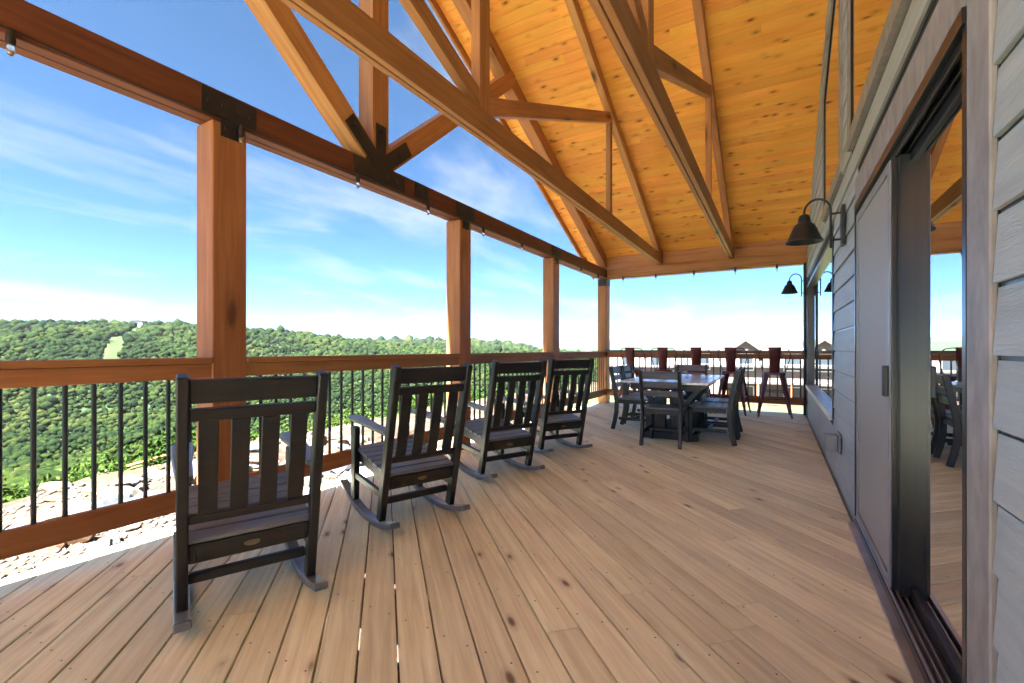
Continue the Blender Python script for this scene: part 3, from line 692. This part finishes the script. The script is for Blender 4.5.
def make_dchair(label):
    c = thing('dining_chair', label, 'chair', (0, 0, 0), 0, 'black slatted chairs around the dining table')
    K, G = M['lumber'], M['lumber_sheen']; hw = .215; dp = .43
    def by(z): return -.02 - max(0, z - .44) * .20 - max(0, .3 - z) ** 1.5 * .35
    for s in (-1, 1):
        mb = MB(); mb.sweep([(s * hw, by(z), z) for z in (.001, .12, .25, .4, .55, .7, .88)], (1, 0, 0), .036, .055); mb.build('back_leg', K, c, bevel=.004)
        mb = MB(); mb.box((s * hw - .02, dp - .045, .001), (s * hw + .02, dp + .005, .41)); mb.build('front_leg', K, c, bevel=.004)
        for nm, z0, z1 in (('side_rail', .37, .425), ('side_stretcher', .14, .18)):
            mb = MB(); mb.box((s * hw - .013, .012, z0), (s * hw + .013, dp - .048, z1)); mb.build(nm, K, c, bevel=.003)
    x = hw - .019
    for nm, z0, z1 in (('crest_rail', .785, .875), ('back_slat', .685, .755), ('back_slat', .585, .65)):
        zc_ = (z0 + z1) / 2; mb = MB(); mb.sweep([(-x, by(zc_), zc_), (x, by(zc_), zc_)], (0, -.196, .98), z1 - z0, .022); mb.build(nm, G, c, bevel=.003)
    mb = MB(); mb.box((-x, -.03, .37), (x, -.008, .425)); mb.box((-x, dp - .03, .37), (x, dp - .006, .415)); mb.build('apron', K, c, bevel=.003)
    mb = MB(); mb.box((-x - .0, dp / 2 - .02, .145), (x, dp / 2 + .02, .175)); mb.build('stretcher', K, c, bevel=.003)
    for i in range(5):
        y = .03 + i * .09; mb = MB(); mb.box((-hw - .015, -.041, -.01), (hw + .015, .041, .01)); o = mb.build('seat_slat', G, c, bevel=.003); o.location = (0, y, .4365)
    return c
dch = make_dchair('black slatted chair at the near end of the dining table, its back to the camera')
dsp = [((5.47, 1.16), -90, None),
       ((6.52, 1.93), 180, 'black slatted chair on the railing side of the dining table, nearer of the two'),
       ((7.06, 1.93), 180, 'black slatted chair on the railing side of the dining table, farther of the two'),
       ((6.12, .50), 0, 'black slatted chair on the house side of the dining table, nearer of the two'),
       ((6.74, .50), 0, 'mostly hidden black slatted chair on the house side of the table, farther of the two'),
       ((7.62, 1.17), 90, 'dark chair at the far end of the dining table, facing the camera')]
for (x_, y_), rz, lab in dsp:
    c = dch if lab is None else copy_tree(dch)
    if lab: c['label'] = lab
    c.location = (x_, y_, 0); c.rotation_euler = (0, 0, R(rz))

# ------------------------------------------------------------------ red metal stools
def make_stool(label):
    c = thing('bar_stool', label, 'stool', (0, 0, 0), 0, 'dark red metal stools along the far railing')
    RM = M['red']; sh = .745
    for sx in (-1, 1):
        for sy_ in (-1, 1):
            mb = MB(); a = Vector((sx * .128, sy_ * .128, sh - .03)); b = Vector((sx * .245, sy_ * .245, .002))
            dv = Vector((-sx, sy_, 0)).normalized(); n1_ = Vector((sx, sy_, 0)).normalized()
            vs = []
            for p, w_, dpt in ((a, .066, .022), (b, .018, .014)):
                vs += [p + dv * w_ + n1_ * -.5 * dpt, p + n1_ * dpt, p - dv * w_ + n1_ * -.5 * dpt, p - n1_ * dpt * .9]
            mb.add(vs, [(0, 1, 2, 3), (7, 6, 5, 4)] + [(i, 4 + i, 4 + (i + 1) % 4, (i + 1) % 4) for i in range(4)])
            mb.build('leg', RM, c, bevel=.001)
    mb = MB(); o = []
    for i in range(32):
        a = 2 * math.pi * i / 32; ca_, sa_ = math.cos(a), math.sin(a); r_ = .168 / max(abs(ca_) ** 6 + abs(sa_) ** 6, 1e-6) ** (1 / 6); o.append((r_ * ca_, r_ * sa_))
    k = len(o); vs = []; 
    for sc, z in ((1.02, sh - .045), (1.0, sh - .008), (.94, sh), (.75, sh - .006), (.02, sh - .008)): vs += [(a * sc, b * sc, z) for a, b in o]
    fs = [(i * k + j, i * k + (j + 1) % k, (i + 1) * k + (j + 1) % k, (i + 1) * k + j) for i in range(4) for j in range(k)]
    mb.add(vs, fs); mb.build('seat', RM, c, smooth=True)
    mb = MB()
    for z, q in ((.30, .198), (.42, .179)):
        for a, b in (((-q, -q, z), (q, -q, z)), ((q, -q, z), (q, q, z)), ((q, q, z), (-q, q, z)), ((-q, q, z), (-q, -q, z))):
            if z == .42 and a[1] != b[1]: continue
            mb.tube([a, b], .008, 6)
    mb.build('footrest', RM, c, smooth=True)
    # back panel and hoop; the back is on local -Y
    mb = MB(); vs = []; rows_ = 9; cols = 7
    for i in range(rows_):
        t = i / (rows_ - 1); z = sh - .02 + t * .43; yb = -.150 - .075 * t; hw_ = .068 + .024 * t
        for j in range(cols):
            q = -1 + 2 * j / (cols - 1); vs.append((q * hw_, yb - .012 * (1 - q * q), z))
    fs = [(i * cols + j, i * cols + j + 1, (i + 1) * cols + j + 1, (i + 1) * cols + j) for i in range(rows_ - 1) for j in range(cols - 1)]
    mb.add(vs, fs); o = mb.build('backrest', RM, c, smooth=True); so_ = o.modifiers.new('solid', 'SOLIDIFY'); so_.thickness = .004
    for s in (-1, 1):
        mb = MB(); pts = [(s * .06, -.222, sh + .392), (s * .12, -.205, sh + .40), (s * .19, -.15, sh + .385), (s * .225, -.08, sh + .33), (s * .225, -.03, sh + .22), (s * .19, .01, sh + .08), (s * .158, .03, sh - .02)]
        mb.tube(pts, .007, 8); mb.build('arm_hoop', RM, c, smooth=True)
    return c
stl = make_stool('dark red metal stool nearest the house wall')
sv = [(0.0, None), (.63, 'dark red metal stool second from the house wall, beside a tall chair back'), (1.21, 'middle dark red metal stool, behind the far end of the table'), (1.80, 'dark red metal stool behind the left half of the table, second from the corner post'), (2.37, 'dark red metal stool nearest the corner post')]
for k, (v, lab) in enumerate(sv):
    c = stl if lab is None else copy_tree(stl)
    if lab: c['label'] = lab
    c.location = (8.87 + (0, .03, -.01, .02, .0)[k], v + .04, 0); c.rotation_euler = (0, 0, R(-90 + (3, -6, 2, 5, -3)[k]))

# ------------------------------------------------------------------ terrain
def interp(x, xs, ys): return np.interp(x, xs, ys)
def px_of(az): return 512 + 457.3 * np.tan(az)     # az measured to the right of the view axis
AZR = np.radians([-180, -120, -80, -60, -48.2, -39.1, -35.2, -29.8, -24.9, -20.6, -13.8, -6.5, 0, 5, 10, 40, 90, 180])
RIDGE_Y = np.array([335, 322, 316, 316, 319, 322, 324, 328, 331, 338, 344.5, 347.5, 350, 351, 352, 354, 350, 335.])
def ridge1(az, r):      # height of first ridge at r=820
    c_ = np.clip(np.cos(az), .35, 1); return CAMH + (348.5 - interp(az, AZR, RIDGE_Y)) / 457.3 * 820 * c_
AZ2 = np.radians([-180, -60, -30, -24, -13.8, -6.5, -1.5, 1.5, 3.8, 8, 20, 180])
R2Y = np.array([348, 345, 342, 341, 341.5, 342, 343.5, 347, 352, 356, 356, 348.])
AZE = np.radians([-180, -90, -60, -48.2, -39.9, -34.3, -21.7, -13.8, -1.5, 6, 9, 14, 40, 90, 180])
EDG = np.array([14, 14, 12.5, 13.6, 15.2, 16.5, 19.0, 22.6, 29, 34, 45, 95, 110, 60, 14.])
def vnoise(x, y, seed=0):
    xi = np.floor(x).astype(int); yi = np.floor(y).astype(int); xf = x - xi; yf = y - yi
    xf = xf * xf * (3 - 2 * xf); yf = yf * yf * (3 - 2 * yf)
    def hsh(a, b): 
        n_ = (a * 374761393 + b * 668265263 + seed * 1442695041) & 0xFFFFFFFF; n_ = ((n_ ^ (n_ >> 13)) * 1274126177) & 0xFFFFFFFF; return ((n_ ^ (n_ >> 16)) & 0xFFFF) / 65535.
    return (hsh(xi, yi) * (1 - xf) + hsh(xi + 1, yi) * xf) * (1 - yf) + (hsh(xi, yi + 1) * (1 - xf) + hsh(xi + 1, yi + 1) * xf) * yf
def fbm(x, y, o=4, seed=0):
    s = 0; a = .5
    for i in range(o): s = s + a * vnoise(x * 2 ** i, y * 2 ** i, seed + i); a *= .5
    return s
def azr(x, y):
    fx = x * math.cos(TH) + y * math.sin(TH); rx = x * math.sin(TH) - y * math.cos(TH)
    return np.arctan2(rx, fx), np.hypot(x, y)
GZ = -1.9
def height(x, y):
    az, r = azr(x, y); e = interp(az, AZE, EDG)
    right = np.clip((az - .12) / .12, 0, 1) * np.clip((1.9 - az) / .4, 0, 1)
    t = np.clip(r - e, 0, None)
    prof = interp(t, [0, 6, 20, 60, 120, 220, 330, 2000], [0, -2.6, -6.5, -15, -27, -44, -46, -46])
    z = GZ + prof
    z = z - right * np.clip(r - 14, 0, 200) * .045
    g = (fbm(x / 170, y / 170, 4, 5) - .47)
    ro = np.clip((r - 60) / 200, 0, 1)
    r1 = ridge1(az, r) - 5.5
    rise = interp(r, [300, 500, 700, 820, 900, 1300, 2000], [0, .42, .86, 1.0, .98, .55, .35])
    z = z + np.where(r > 260, (r1 - (GZ - 46)) * rise, 0) + g * 46 * ro * (1 - np.clip((r - 600) / 220, 0, 1) * .85)
    # second ridge
    z2 = CAMH + (348.5 - interp(az, AZ2, R2Y)) / 457.3 * 1700 * np.clip(np.cos(az), .35, 1) - 6
    k2 = np.exp(-((r - 1700) / 380) ** 2); z = np.maximum(z, -60 + (z2 + 60) * k2 * (1 + .0 * g))
    # distant ranges
    for rr, yy, s, a in ((5200, 341.5, 21, 1.6), (8500, 340.0, 23, 2.4)):
        hh = CAMH + (348.5 - yy) / 457.3 * rr * np.clip(np.cos(az), .35, 1) + (fbm(az * 9 + s, az * 0 + s, 3, s) - .47) * rr * .012
        z = np.maximum(z, -60 + (hh + 60) * np.exp(-((r - rr) / (rr * .12)) ** 2))
    z = np.where(r > 1000, np.maximum(z, -60), z)
    near = np.clip(1 - np.abs(r - 8) / 30, 0, 1)
    z = z + (fbm(x / 2.2, y / 2.2, 4, 9) - .47) * .5 * np.clip((r - 3) / 8, 0, 1) * (r < 120)
    return z
NA, NR = 540, 230
az_ = np.linspace(-math.pi, math.pi, NA, endpoint=False); 
rr_ = np.concatenate([[.0], np.geomspace(1.2, 10500, NR - 1)])
A_, R_ = np.meshgrid(az_, rr_); bear = TH - A_
X_, Y_ = R_ * np.cos(bear), R_ * np.sin(bear); Z_ = height(X_, Y_)
az0, r0 = azr(X_, Y_)
e_ = interp(az0, AZE, EDG)
wob = (fbm(X_ / 3, Y_ / 3, 3, 3) - .47) * 3.5
dirt = np.clip((e_ + wob * np.clip(r0 / 20, .2, 1.5) - r0) / 1.2 + .5, 0, 1)
# grass strip beyond the far railing
gs = np.exp(-((X_ - 25) / 8) ** 2) * ((az0 > .12) & (az0 < 1.2)); dirt = np.clip(dirt - gs * 1.3, 0, 1)
vid = np.arange(NA * NR).reshape(NR, NA)
f_ = np.stack([vid[:-1, :], np.roll(vid, -1, 1)[:-1, :], np.roll(vid, -1, 1)[1:, :], vid[1:, :]], -1).reshape(-1, 4)
def np_mesh(name, V, F, mat, attrs=None, smooth=False):
    me = bpy.data.meshes.new(name); k = F.shape[1]
    me.vertices.add(len(V)); me.vertices.foreach_set('co', V.astype(np.float32).ravel())
    me.loops.add(F.size); me.loops.foreach_set('vertex_index', F.astype(np.int32).ravel())
    me.polygons.add(len(F)); me.polygons.foreach_set('loop_start', np.arange(0, F.size, k, dtype=np.int32))
    me.update(calc_edges=True)
    for n_, a in (attrs or {}).items(): me.attributes.new(n_, 'FLOAT', 'POINT').data.foreach_set('value', a.astype(np.float32).ravel())
    if smooth: me.polygons.foreach_set('use_smooth', np.ones(len(F), dtype=bool))
    me.materials.append(mat); o = bpy.data.objects.new(name, me); COL.objects.link(o); return o
gm, nt, b = new_mat('ground_soil')
at = N(nt, 'ShaderNodeAttribute', attribute_name='dirt'); tc = N(nt, 'ShaderNodeTexCoord')
na = N(nt, 'ShaderNodeTexNoise'); na.inputs['Scale'].default_value = .35; na.inputs['Detail'].default_value = 8; na.inputs['Roughness'].default_value = .65; L(nt, tc.outputs['Object'], na.inputs['Vector'])
nb = N(nt, 'ShaderNodeTexNoise'); nb.inputs['Scale'].default_value = 3.5; nb.inputs['Detail'].default_value = 6; nb.inputs['Roughness'].default_value = .7; L(nt, tc.outputs['Object'], nb.inputs['Vector'])
rd = ramp(nt, [(.3, (.02, .011, .006)), (.47, (.052, .037, .024)), (.64, (.09, .073, .055))]); L(nt, na.outputs[0], rd.inputs[0])
r2 = ramp(nt, [(.38, (.22, .14, .09)), (.58, (1, 1, 1))]); L(nt, nb.outputs[0], r2.inputs[0])
mu = N(nt, 'ShaderNodeMix', data_type='RGBA', blend_type='MULTIPLY'); mu.inputs['Factor'].default_value = .75; L(nt, rd.outputs[0], mu.inputs['A']); L(nt, r2.outputs[0], mu.inputs['B'])
rg = ramp(nt, [(.35, (.03, .05, .012)), (.65, (.07, .085, .03))]); L(nt, nb.outputs[0], rg.inputs[0])
mg = N(nt, 'ShaderNodeMix', data_type='RGBA'); L(nt, at.outputs['Fac'], mg.inputs['Factor']); L(nt, rg.outputs[0], mg.inputs['A']); L(nt, mu.outputs['Result'], mg.inputs['B'])
fr_ = N(nt, 'ShaderNodeAttribute', attribute_name='wooded'); mw_ = N(nt, 'ShaderNodeMix', data_type='RGBA'); mw_.inputs['B'].default_value = (.012, .024, .008, 1)
L(nt, fr_.outputs['Fac'], mw_.inputs['Factor']); L(nt, mg.outputs['Result'], mw_.inputs['A']); mg = mw_
cl = N(nt, 'ShaderNodeAttribute', attribute_name='clearing'); mc = N(nt, 'ShaderNodeMix', data_type='RGBA'); mc.inputs['B'].default_value = (.014, .021, .006, 1)
L(nt, cl.outputs['Fac'], mc.inputs['Factor']); L(nt, mg.outputs['Result'], mc.inputs['A']); L(nt, mc.outputs['Result'], b.inputs['Base Color']); b.inputs['Roughness'].default_value = .9; b.inputs['Specular IOR Level'].default_value = .15
bp = N(nt, 'ShaderNodeBump'); bp.inputs['Strength'].default_value = 1; bp.inputs['Distance'].default_value = .12; L(nt, nb.outputs[0], bp.inputs['Height']); L(nt, bp.outputs[0], b.inputs['Normal'])
def in_clear(az, r):
    """grassy cut running up the hill: bounds as bearings that change with distance"""
    px = px_of(az); t = np.clip((r - 430) / 380, 0, 1)
    c_ = 106 + 34 * t; w_ = 12 - 8.5 * t
    return (np.abs(px - c_) < w_) & (r > 430) & (r < 822) & (az < 0)
clr = in_clear(az0, r0).astype(float)
go = np_mesh('ground', np.stack([X_, Y_, Z_], -1).reshape(-1, 3), f_, gm, {'dirt': dirt, 'clearing': clr, 'wooded': np.clip((r0 - 150) / 100, 0, 1) * (1 - clr)}, smooth=True); tag(go, kind='structure')

# ---- forest canopy
def ico(sub, seed, amp):
    bm = bmesh.new(); bmesh.ops.create_icosphere(bm, subdivisions=sub, radius=1)
    V = np.array([v.co[:] for v in bm.verts]); F = np.array([[v.index for v in f.verts] for f in bm.faces]); bm.free()
    r_ = np.random.default_rng(seed); d = np.ones(len(V))
    for _ in range(9):
        p = r_.normal(size=3); p /= np.linalg.norm(p); d += amp * np.exp(-((V - p) ** 2).sum(1) / .18) * r_.uniform(-.6, 1)
    d += r_.uniform(-amp * .35, amp * .35, len(V))
    V = V * d[:, None]; V[:, 2] *= .95; return V, F
def forest(name, pts, rad, tint_, sub, variants, label, cat='trees', base=None):
    Vs = []; Fs = []; Ts = []; off = 0
    vi = rng.integers(0, variants, len(pts))
    for k in range(variants):
        V, F = ico(sub, 100 + k + sub * 10, .38); idx = np.where(vi == k)[0]
        if not len(idx): continue
        a = rng.uniform(0, 6.28, len(idx)); c_, s_ = np.cos(a), np.sin(a)
        x = V[None, :, 0] * c_[:, None] - V[None, :, 1] * s_[:, None]; y = V[None, :, 0] * s_[:, None] + V[None, :, 1] * c_[:, None]; z = np.repeat(V[None, :, 2], len(idx), 0)
        rr = rad[idx][:, None]; hz = rng.uniform(.8, 1.15, len(idx))[:, None]
        P_ = np.stack([x * rr + pts[idx, 0][:, None], y * rr + pts[idx, 1][:, None], z * rr * hz + pts[idx, 2][:, None]], -1).reshape(-1, 3)
        Vs.append(P_); Fs.append((F[None] + (np.arange(len(idx)) * len(V))[:, None, None]).reshape(-1, 3) + off); off += len(P_)
        Ts.append((tint_[idx][:, None] + .18 * np.clip(z, -1, 1) * 0 + np.zeros_like(z)).ravel())
    o = np_mesh(name, np.concatenate(Vs), np.concatenate(Fs), M['canopy'], {'tint': np.clip(np.concatenate(Ts), 0, 1)}, smooth=True)
    tag(o, label, cat, None, 'stuff'); return o
def scatter(r_a, r_b, az_a, az_b, k, smin):
    out_ = []; r = r_a
    while r < r_b:
        sp = max(smin, r * k); n_ = int((az_b - az_a) * r / sp)
        if n_ > 0:
            a = az_a + (np.arange(n_) + rng.uniform(0, 1, n_)) * sp / r; q = r + rng.uniform(-1.1, 1.1, n_) * sp
            out_.append(np.stack([a, q, np.full(n_, sp)], -1))
        r += sp * .85
    return np.concatenate(out_)
def mk(S, zoff, rf):
    a, r, sp = S[:, 0], S[:, 1], S[:, 2]; b_ = TH - a; x, y = r * np.cos(b_), r * np.sin(b_)
    keep = ~in_clear(a, r) & (r > interp(a, AZE, EDG) + 10)
    right = (a > .14) & (r < 190); keep &= ~right
    x, y, sp, r, a = x[keep], y[keep], sp[keep], r[keep], a[keep]
    rad = sp * np.clip(np.exp(rng.normal(-.62, .28, len(x))), .3, 1.15) * rf
    rad = rad * (.72 + .62 * fbm(x / 22, y / 22, 3, 12))
    z = height(x, y) + rad * zoff + rng.uniform(-.2, .5, len(x)) * rad
    t = np.clip(fbm(x / 45, y / 45, 3, 2) * 1.5 - .28 + rng.normal(0, .27, len(x)), 0, 1)
    t = np.clip(t + .35 * np.clip(1 - (r - 30) / 90, 0, 1), 0, 1)
    return np.stack([x, y, z], -1), rad, t
azL, azR_ = R(-53), R(42)
P1 = mk(scatter(34, 230, azL, azR_, .0095, 2.0), .55, 1.0)
forest('near_woodland', *P1, 2, 6, 'broad green tree crowns filling the valley below the deck')
P2 = mk(scatter(230, 900, azL, R(20), .0072, 2.2), .6, 1.0)
forest('hillside_forest', *P2, 1, 8, 'dense green forest covering the hill across the valley')
P3 = mk(scatter(1300, 1900, azL, R(12), .010, 10), .5, .9)
forest('far_forest', *P3, 1, 5, 'hazy far-off woods on the low ridge behind the near hill')
# ---- bright scrub at the edge of the dirt pad, built of leaves
def scrub():
    S = scatter(11, 75, azL, R(8), .035, .75); a, r = S[:, 0], S[:, 1]; b_ = TH - a
    x, y = r * np.cos(b_), r * np.sin(b_); e = interp(a, AZE, EDG); wob = (fbm(x / 3, y / 3, 3, 3) - .47) * 3.5
    k = (r > e + wob + .3); x, y, r, sp = x[k], y[k], r[k], S[k, 2]
    rad = sp * rng.uniform(.6, 1.3, len(x)); z = height(x, y); per = 230
    n_ = len(x); d = rng.normal(size=(n_, per, 3)); d /= np.linalg.norm(d, axis=2, keepdims=True); d[..., 2] = np.abs(d[..., 2]); q = rng.uniform(.55, 1.05, (n_, per, 1)) * (1 + .25 * np.sin(d[..., :1] * 7 + x[:, None, None]))
    C_ = np.stack([x, y, z], -1)[:, None, :] + d * q * rad[:, None, None] * np.array([1, 1, 1.05])
    nn = d + rng.normal(0, .6, d.shape); nn /= np.linalg.norm(nn, axis=2, keepdims=True)
    t1 = np.cross(nn, rng.normal(size=d.shape)); t1 /= np.linalg.norm(t1, axis=2, keepdims=True); t2 = np.cross(nn, t1)
    s_ = (np.maximum(rad, .5)[:, None, None] * rng.uniform(.05, .11, (n_, per, 1)))
    V = np.stack([C_ - t1 * s_, C_ - t2 * s_ * .55, C_ + t1 * s_, C_ + t2 * s_ * .55], 2).reshape(-1, 3)
    F = np.arange(len(V)).reshape(-1, 4)
    ti = np.clip(fbm(x / 4, y / 4, 3, 4) * 1.6 - .3, 0, 1)[:, None] + rng.normal(0, .12, (n_, per)); ti = np.repeat(np.clip(ti, 0, 1).ravel(), 4)
    o = np_mesh('scrub', V, F, M['leaf'], {'tint': ti}); tag(o, 'bright green leafy scrub along the edge of the bare dirt slope', 'scrub', None, 'stuff')
scrub()
# ---- rocks on the bare ground
M['rock'] = plain('broken_rock', (.10, .083, .066), .9, var=.3, scale=(5, 5, 5), bump=.6, bscale=14, spec=.2)
M['rock2'] = plain('rusty_rock', (.10, .055, .03), .9, var=.3, scale=(5, 5, 5), bump=.6, bscale=14, spec=.2)
M['rock3'] = plain('grey_rock', (.065, .07, .078), .9, var=.3, scale=(5, 5, 5), bump=.6, bscale=14, spec=.2)
rmesh = []
for k in range(6):
    bm = bmesh.new(); bmesh.ops.create_icosphere(bm, subdivisions=2, radius=1); r_ = random.Random(k)
    pl = [(Vector((r_.gauss(0, 1), r_.gauss(0, 1), r_.gauss(0, 1))).normalized(), r_.uniform(.45, .8)) for _ in range(9)]
    for v in bm.verts:
        for n_, d in pl:
            q = v.co.dot(n_)
            if q > d: v.co -= n_ * (q - d)
        v.co.z *= .55
    me = bpy.data.meshes.new('rock'); bm.to_mesh(me); bm.free(); me.materials.append((M['rock'], M['rock2'], M['rock'], M['rock3'], M['rock'], M['rock2'])[k]); rmesh.append(me)
nrk = 0
for i in range(4000):
    az = R(random.uniform(-50, -8)); r = random.uniform(7.5, 20); e = float(interp(az, AZE, EDG))
    if r > e - .3: continue
    x, y = r * math.cos(TH - az), r * math.sin(TH - az)
    if y < 5.2: continue
    if fbm(np.array([x / 2.5]), np.array([y / 2.5]), 2, 8)[0] < .40: continue
    s = random.choice((.1, .13, .16, .2, .28, .4)) * random.uniform(.8, 1.2)
    o = bpy.data.objects.new('rock', random.choice(rmesh)); COL.objects.link(o)
    o.location = (x, y, float(height(np.array([x]), np.array([y]))[0]) + s * .12); o.scale = (s, s * random.uniform(.6, 1), s * random.uniform(.6, 1.1)); o.rotation_euler = (random.uniform(-.3, .3), random.uniform(-.3, .3), random.uniform(0, 6))
    tag(o, 'broken rock lying loose on the bare dirt beyond the railing', 'rock', 'rocks on the bare dirt slope'); nrk += 1
    if nrk >= 240: break
# gravel
S = scatter(5.5, 22, R(-52), R(-4), .006, .11); b_ = TH - S[:, 0]; gx, gy_ = S[:, 1] * np.cos(b_), S[:, 1] * np.sin(b_)
k = (gy_ > 4.0) & (S[:, 1] < interp(S[:, 0], AZE, EDG)) & (fbm(gx / 1.8, gy_ / 1.8, 3, 8) > .45) & (rng.uniform(size=len(gx)) < .8); gx, gy_ = gx[k], gy_[k]; gz = height(gx, gy_)
V0 = np.array([(1, 0, 0), (0, 1, 0), (-1, 0, 0), (0, -1, 0), (0, 0, .8), (0, 0, -.5)], float); F0 = np.array([(0, 1, 4), (1, 2, 4), (2, 3, 4), (3, 0, 4), (1, 0, 5), (2, 1, 5), (3, 2, 5), (0, 3, 5)])
gs_ = rng.uniform(.02, .075, len(gx)); V = (V0[None] * gs_[:, None, None] * rng.uniform(.6, 1.4, (len(gx), 6, 1)) + np.stack([gx, gy_, gz], -1)[:, None, :]).reshape(-1, 3)
o = np_mesh('gravel', V, (F0[None] + (np.arange(len(gx)) * 6)[:, None, None]).reshape(-1, 3), M['rock']); tag(o, 'pale gravel and rubble strewn on the bare dirt', 'gravel', None, 'stuff')
# scrap board on the dirt
def gpoint(px, py, z):
    Z = 457.285 * (CAMH - z) / (py - 348.474); X = (px - 512) / 457.285 * Z
    return X * math.sin(TH) + Z * math.cos(TH), -X * math.cos(TH) + Z * math.sin(TH)
x, y = gpoint(148, 466, GZ); zg = float(height(np.array([x]), np.array([y]))[0])
sb = member('scrap_board', (x - .5, y - .25, zg + .12), (x + .6, y + .2, zg + .14), .14, .04, M['timber']); tag(sb, 'orange scrap board lying on the pale dirt slope', 'board')

# ------------------------------------------------------------------ neighbouring houses
M['stucco'] = plain('pale_siding', (.12, .09, .075), .8, var=.06, scale=(1, 1, 8), bump=0)
M['roofing'] = plain('brown_shingle', (.07, .06, .055), .9, var=.2, scale=(3, 3, 3))
M['wglass'] = plain('dim_window', (.03, .04, .05), .1, var=.1, bump=0)
def nhouse(label, px, Z, zbase, wd, dp, eave, peak, rot, dormer=None, storeys=2):
    X = (px - 512) / 457.3 * Z; x = X * math.sin(TH) + Z * math.cos(TH); y = -X * math.cos(TH) + Z * math.sin(TH)
    h = thing('neighbour_house', label, 'house', (x, y, zbase), rot)
    hw, hd = wd / 2, dp / 2
    mb = MB(); mb.box((-hw, -hd, 0), (hw, hd, eave)); mb.prism([(-hw, -hd, eave), (hw, -hd, eave), (0, -hd, peak)], (0, 1, 0), dp); mb.build('wall', M['stucco'], h)
    mb = MB(); sl_ = (peak - eave) / hw
    for s in (-1, 1): mb.prism([(0, -hd - .4, peak + .02), (s * (hw + .4), -hd - .4, eave - .4 * sl_ + .02), (s * (hw + .4), -hd - .4, eave - .4 * sl_ + .2), (0, -hd - .4, peak + .25)], (0, 1, 0), dp + .8)
    mb.build('roof', M['roofing'], h)
    for f in range(storeys):
        zf = .9 + f * 2.7
        for k in range(3):
            yy = (-.6 + .6 * k) * hd
            mb = MB(); mb.box((-hw - .05, yy - .6, zf - .07), (-hw - .01, yy + .6, zf + 1.37)); fr = mb.build('window', M['white'], h)
            mb = MB(); mb.box((-hw - .07, yy - .52, zf), (-hw - .052, yy + .52, zf + 1.3)); mb.build('pane', M['wglass'], fr)
    if dormer:
        yd, zd, w2 = dormer
        mb = MB(); mb.box((-hw + .6, yd - w2, eave), (0, yd + w2, zd - w2 * .75)); mb.prism([(-hw + .6, yd - w2, zd - w2 * .75), (-hw + .6, yd + w2, zd - w2 * .75), (-hw + .6, yd, zd - .05)], (1, 0, 0), hw - .6); dm = mb.build('dormer', M['stucco'], h)
        mb = MB()
        for s in (-1, 1): mb.prism([(-hw + .3, yd, zd), (-hw + .3, yd + s * (w2 + .2), zd - (w2 + .2) * .75), (-hw + .3, yd + s * (w2 + .2), zd - (w2 + .2) * .75 + .12), (-hw + .3, yd, zd + .14)], (1, 0, 0), hw)
        mb.build('dormer_roof', M['roofing'], dm)
    # covered balcony facing us
    mb = MB(); mb.box((-hw - 1.6, -hd, 2.55), (-hw - .08, hd * .3, 2.72)); mb.build('balcony', M['roofing'], h)
    for k in range(4):
        mb = MB(); yy = -hd + .1 + k * (hd * 1.3 - .2) / 3; mb.box((-hw - 1.58, yy - .07, 0), (-hw - 1.44, yy + .07, 2.54)); mb.build('porch_post', M['fascia'], h)
    return h
g1 = lambda px, Z: float(height(*[np.array([q]) for q in ((px - 512) / 457.3 * Z * math.sin(TH) + Z * math.cos(TH), -(px - 512) / 457.3 * Z * math.cos(TH) + Z * math.sin(TH))])[0])
def zfit(px, Z, top): return min(g1(px, Z) - .3, CAMH - top - .15)
zb_ = zfit(743, 42, 5.2); nhouse('pale neighbouring house with a small brown-roofed gable showing above the bar rail', 743, 42, zb_, 9, 11, 3.9, 5.2, R(6), (0, 1.75 - zb_, 1.0))
nhouse('pale neighbouring house seen through the balusters beside the house corner', 812, 55, zfit(812, 55, 5.0), 9, 10, 4.0, 5.0, R(-25))
nhouse('low pale house beyond the balusters behind the dining table', 655, 66, zfit(655, 66, 5.2), 9, 12, 3.6, 5.2, R(12))
# tiny lodge on the ridge above the clearing
def at_px(px, r):
    az = math.atan((px - 512) / 457.3); x, y = r * math.cos(TH - az), r * math.sin(TH - az); return x, y, float(height(np.array([x]), np.array([y]))[0])
x, y, z = at_px(141, 812); lo = thing('ridge_cabin', 'tiny pale cabin on the ridge at the top of the grassy cut', 'cabin', (x, y, z + 2), R(40))
mb = MB(); mb.box((-7, -5, -3), (7, 5, 6)); mb.build('wall', M['white'], lo); mb = MB(); mb.prism([(-8, -6, 6), (-8, 6, 6), (-8, 0, 9)], (1, 0, 0), 16); mb.build('roof', M['roofing'], lo)

# ------------------------------------------------------------------ air
mb = MB(); mb.box((-10800, -10800, -110), (10800, 10800, 260))
hm = bpy.data.materials.new('haze_air'); hm.use_nodes = True; nt = hm.node_tree; nt.nodes.clear()
o_ = N(nt, 'ShaderNodeOutputMaterial'); pv = N(nt, 'ShaderNodeVolumePrincipled'); pv.inputs['Color'].default_value = (.86, .92, 1, 1); pv.inputs['Density'].default_value = .00002; pv.inputs['Anisotropy'].default_value = .2
nt.links.new(pv.outputs[0], o_.inputs['Volume'])
tag(mb.build('haze', hm), 'thin summer haze over the valley and far ridges', 'haze', None, 'stuff')
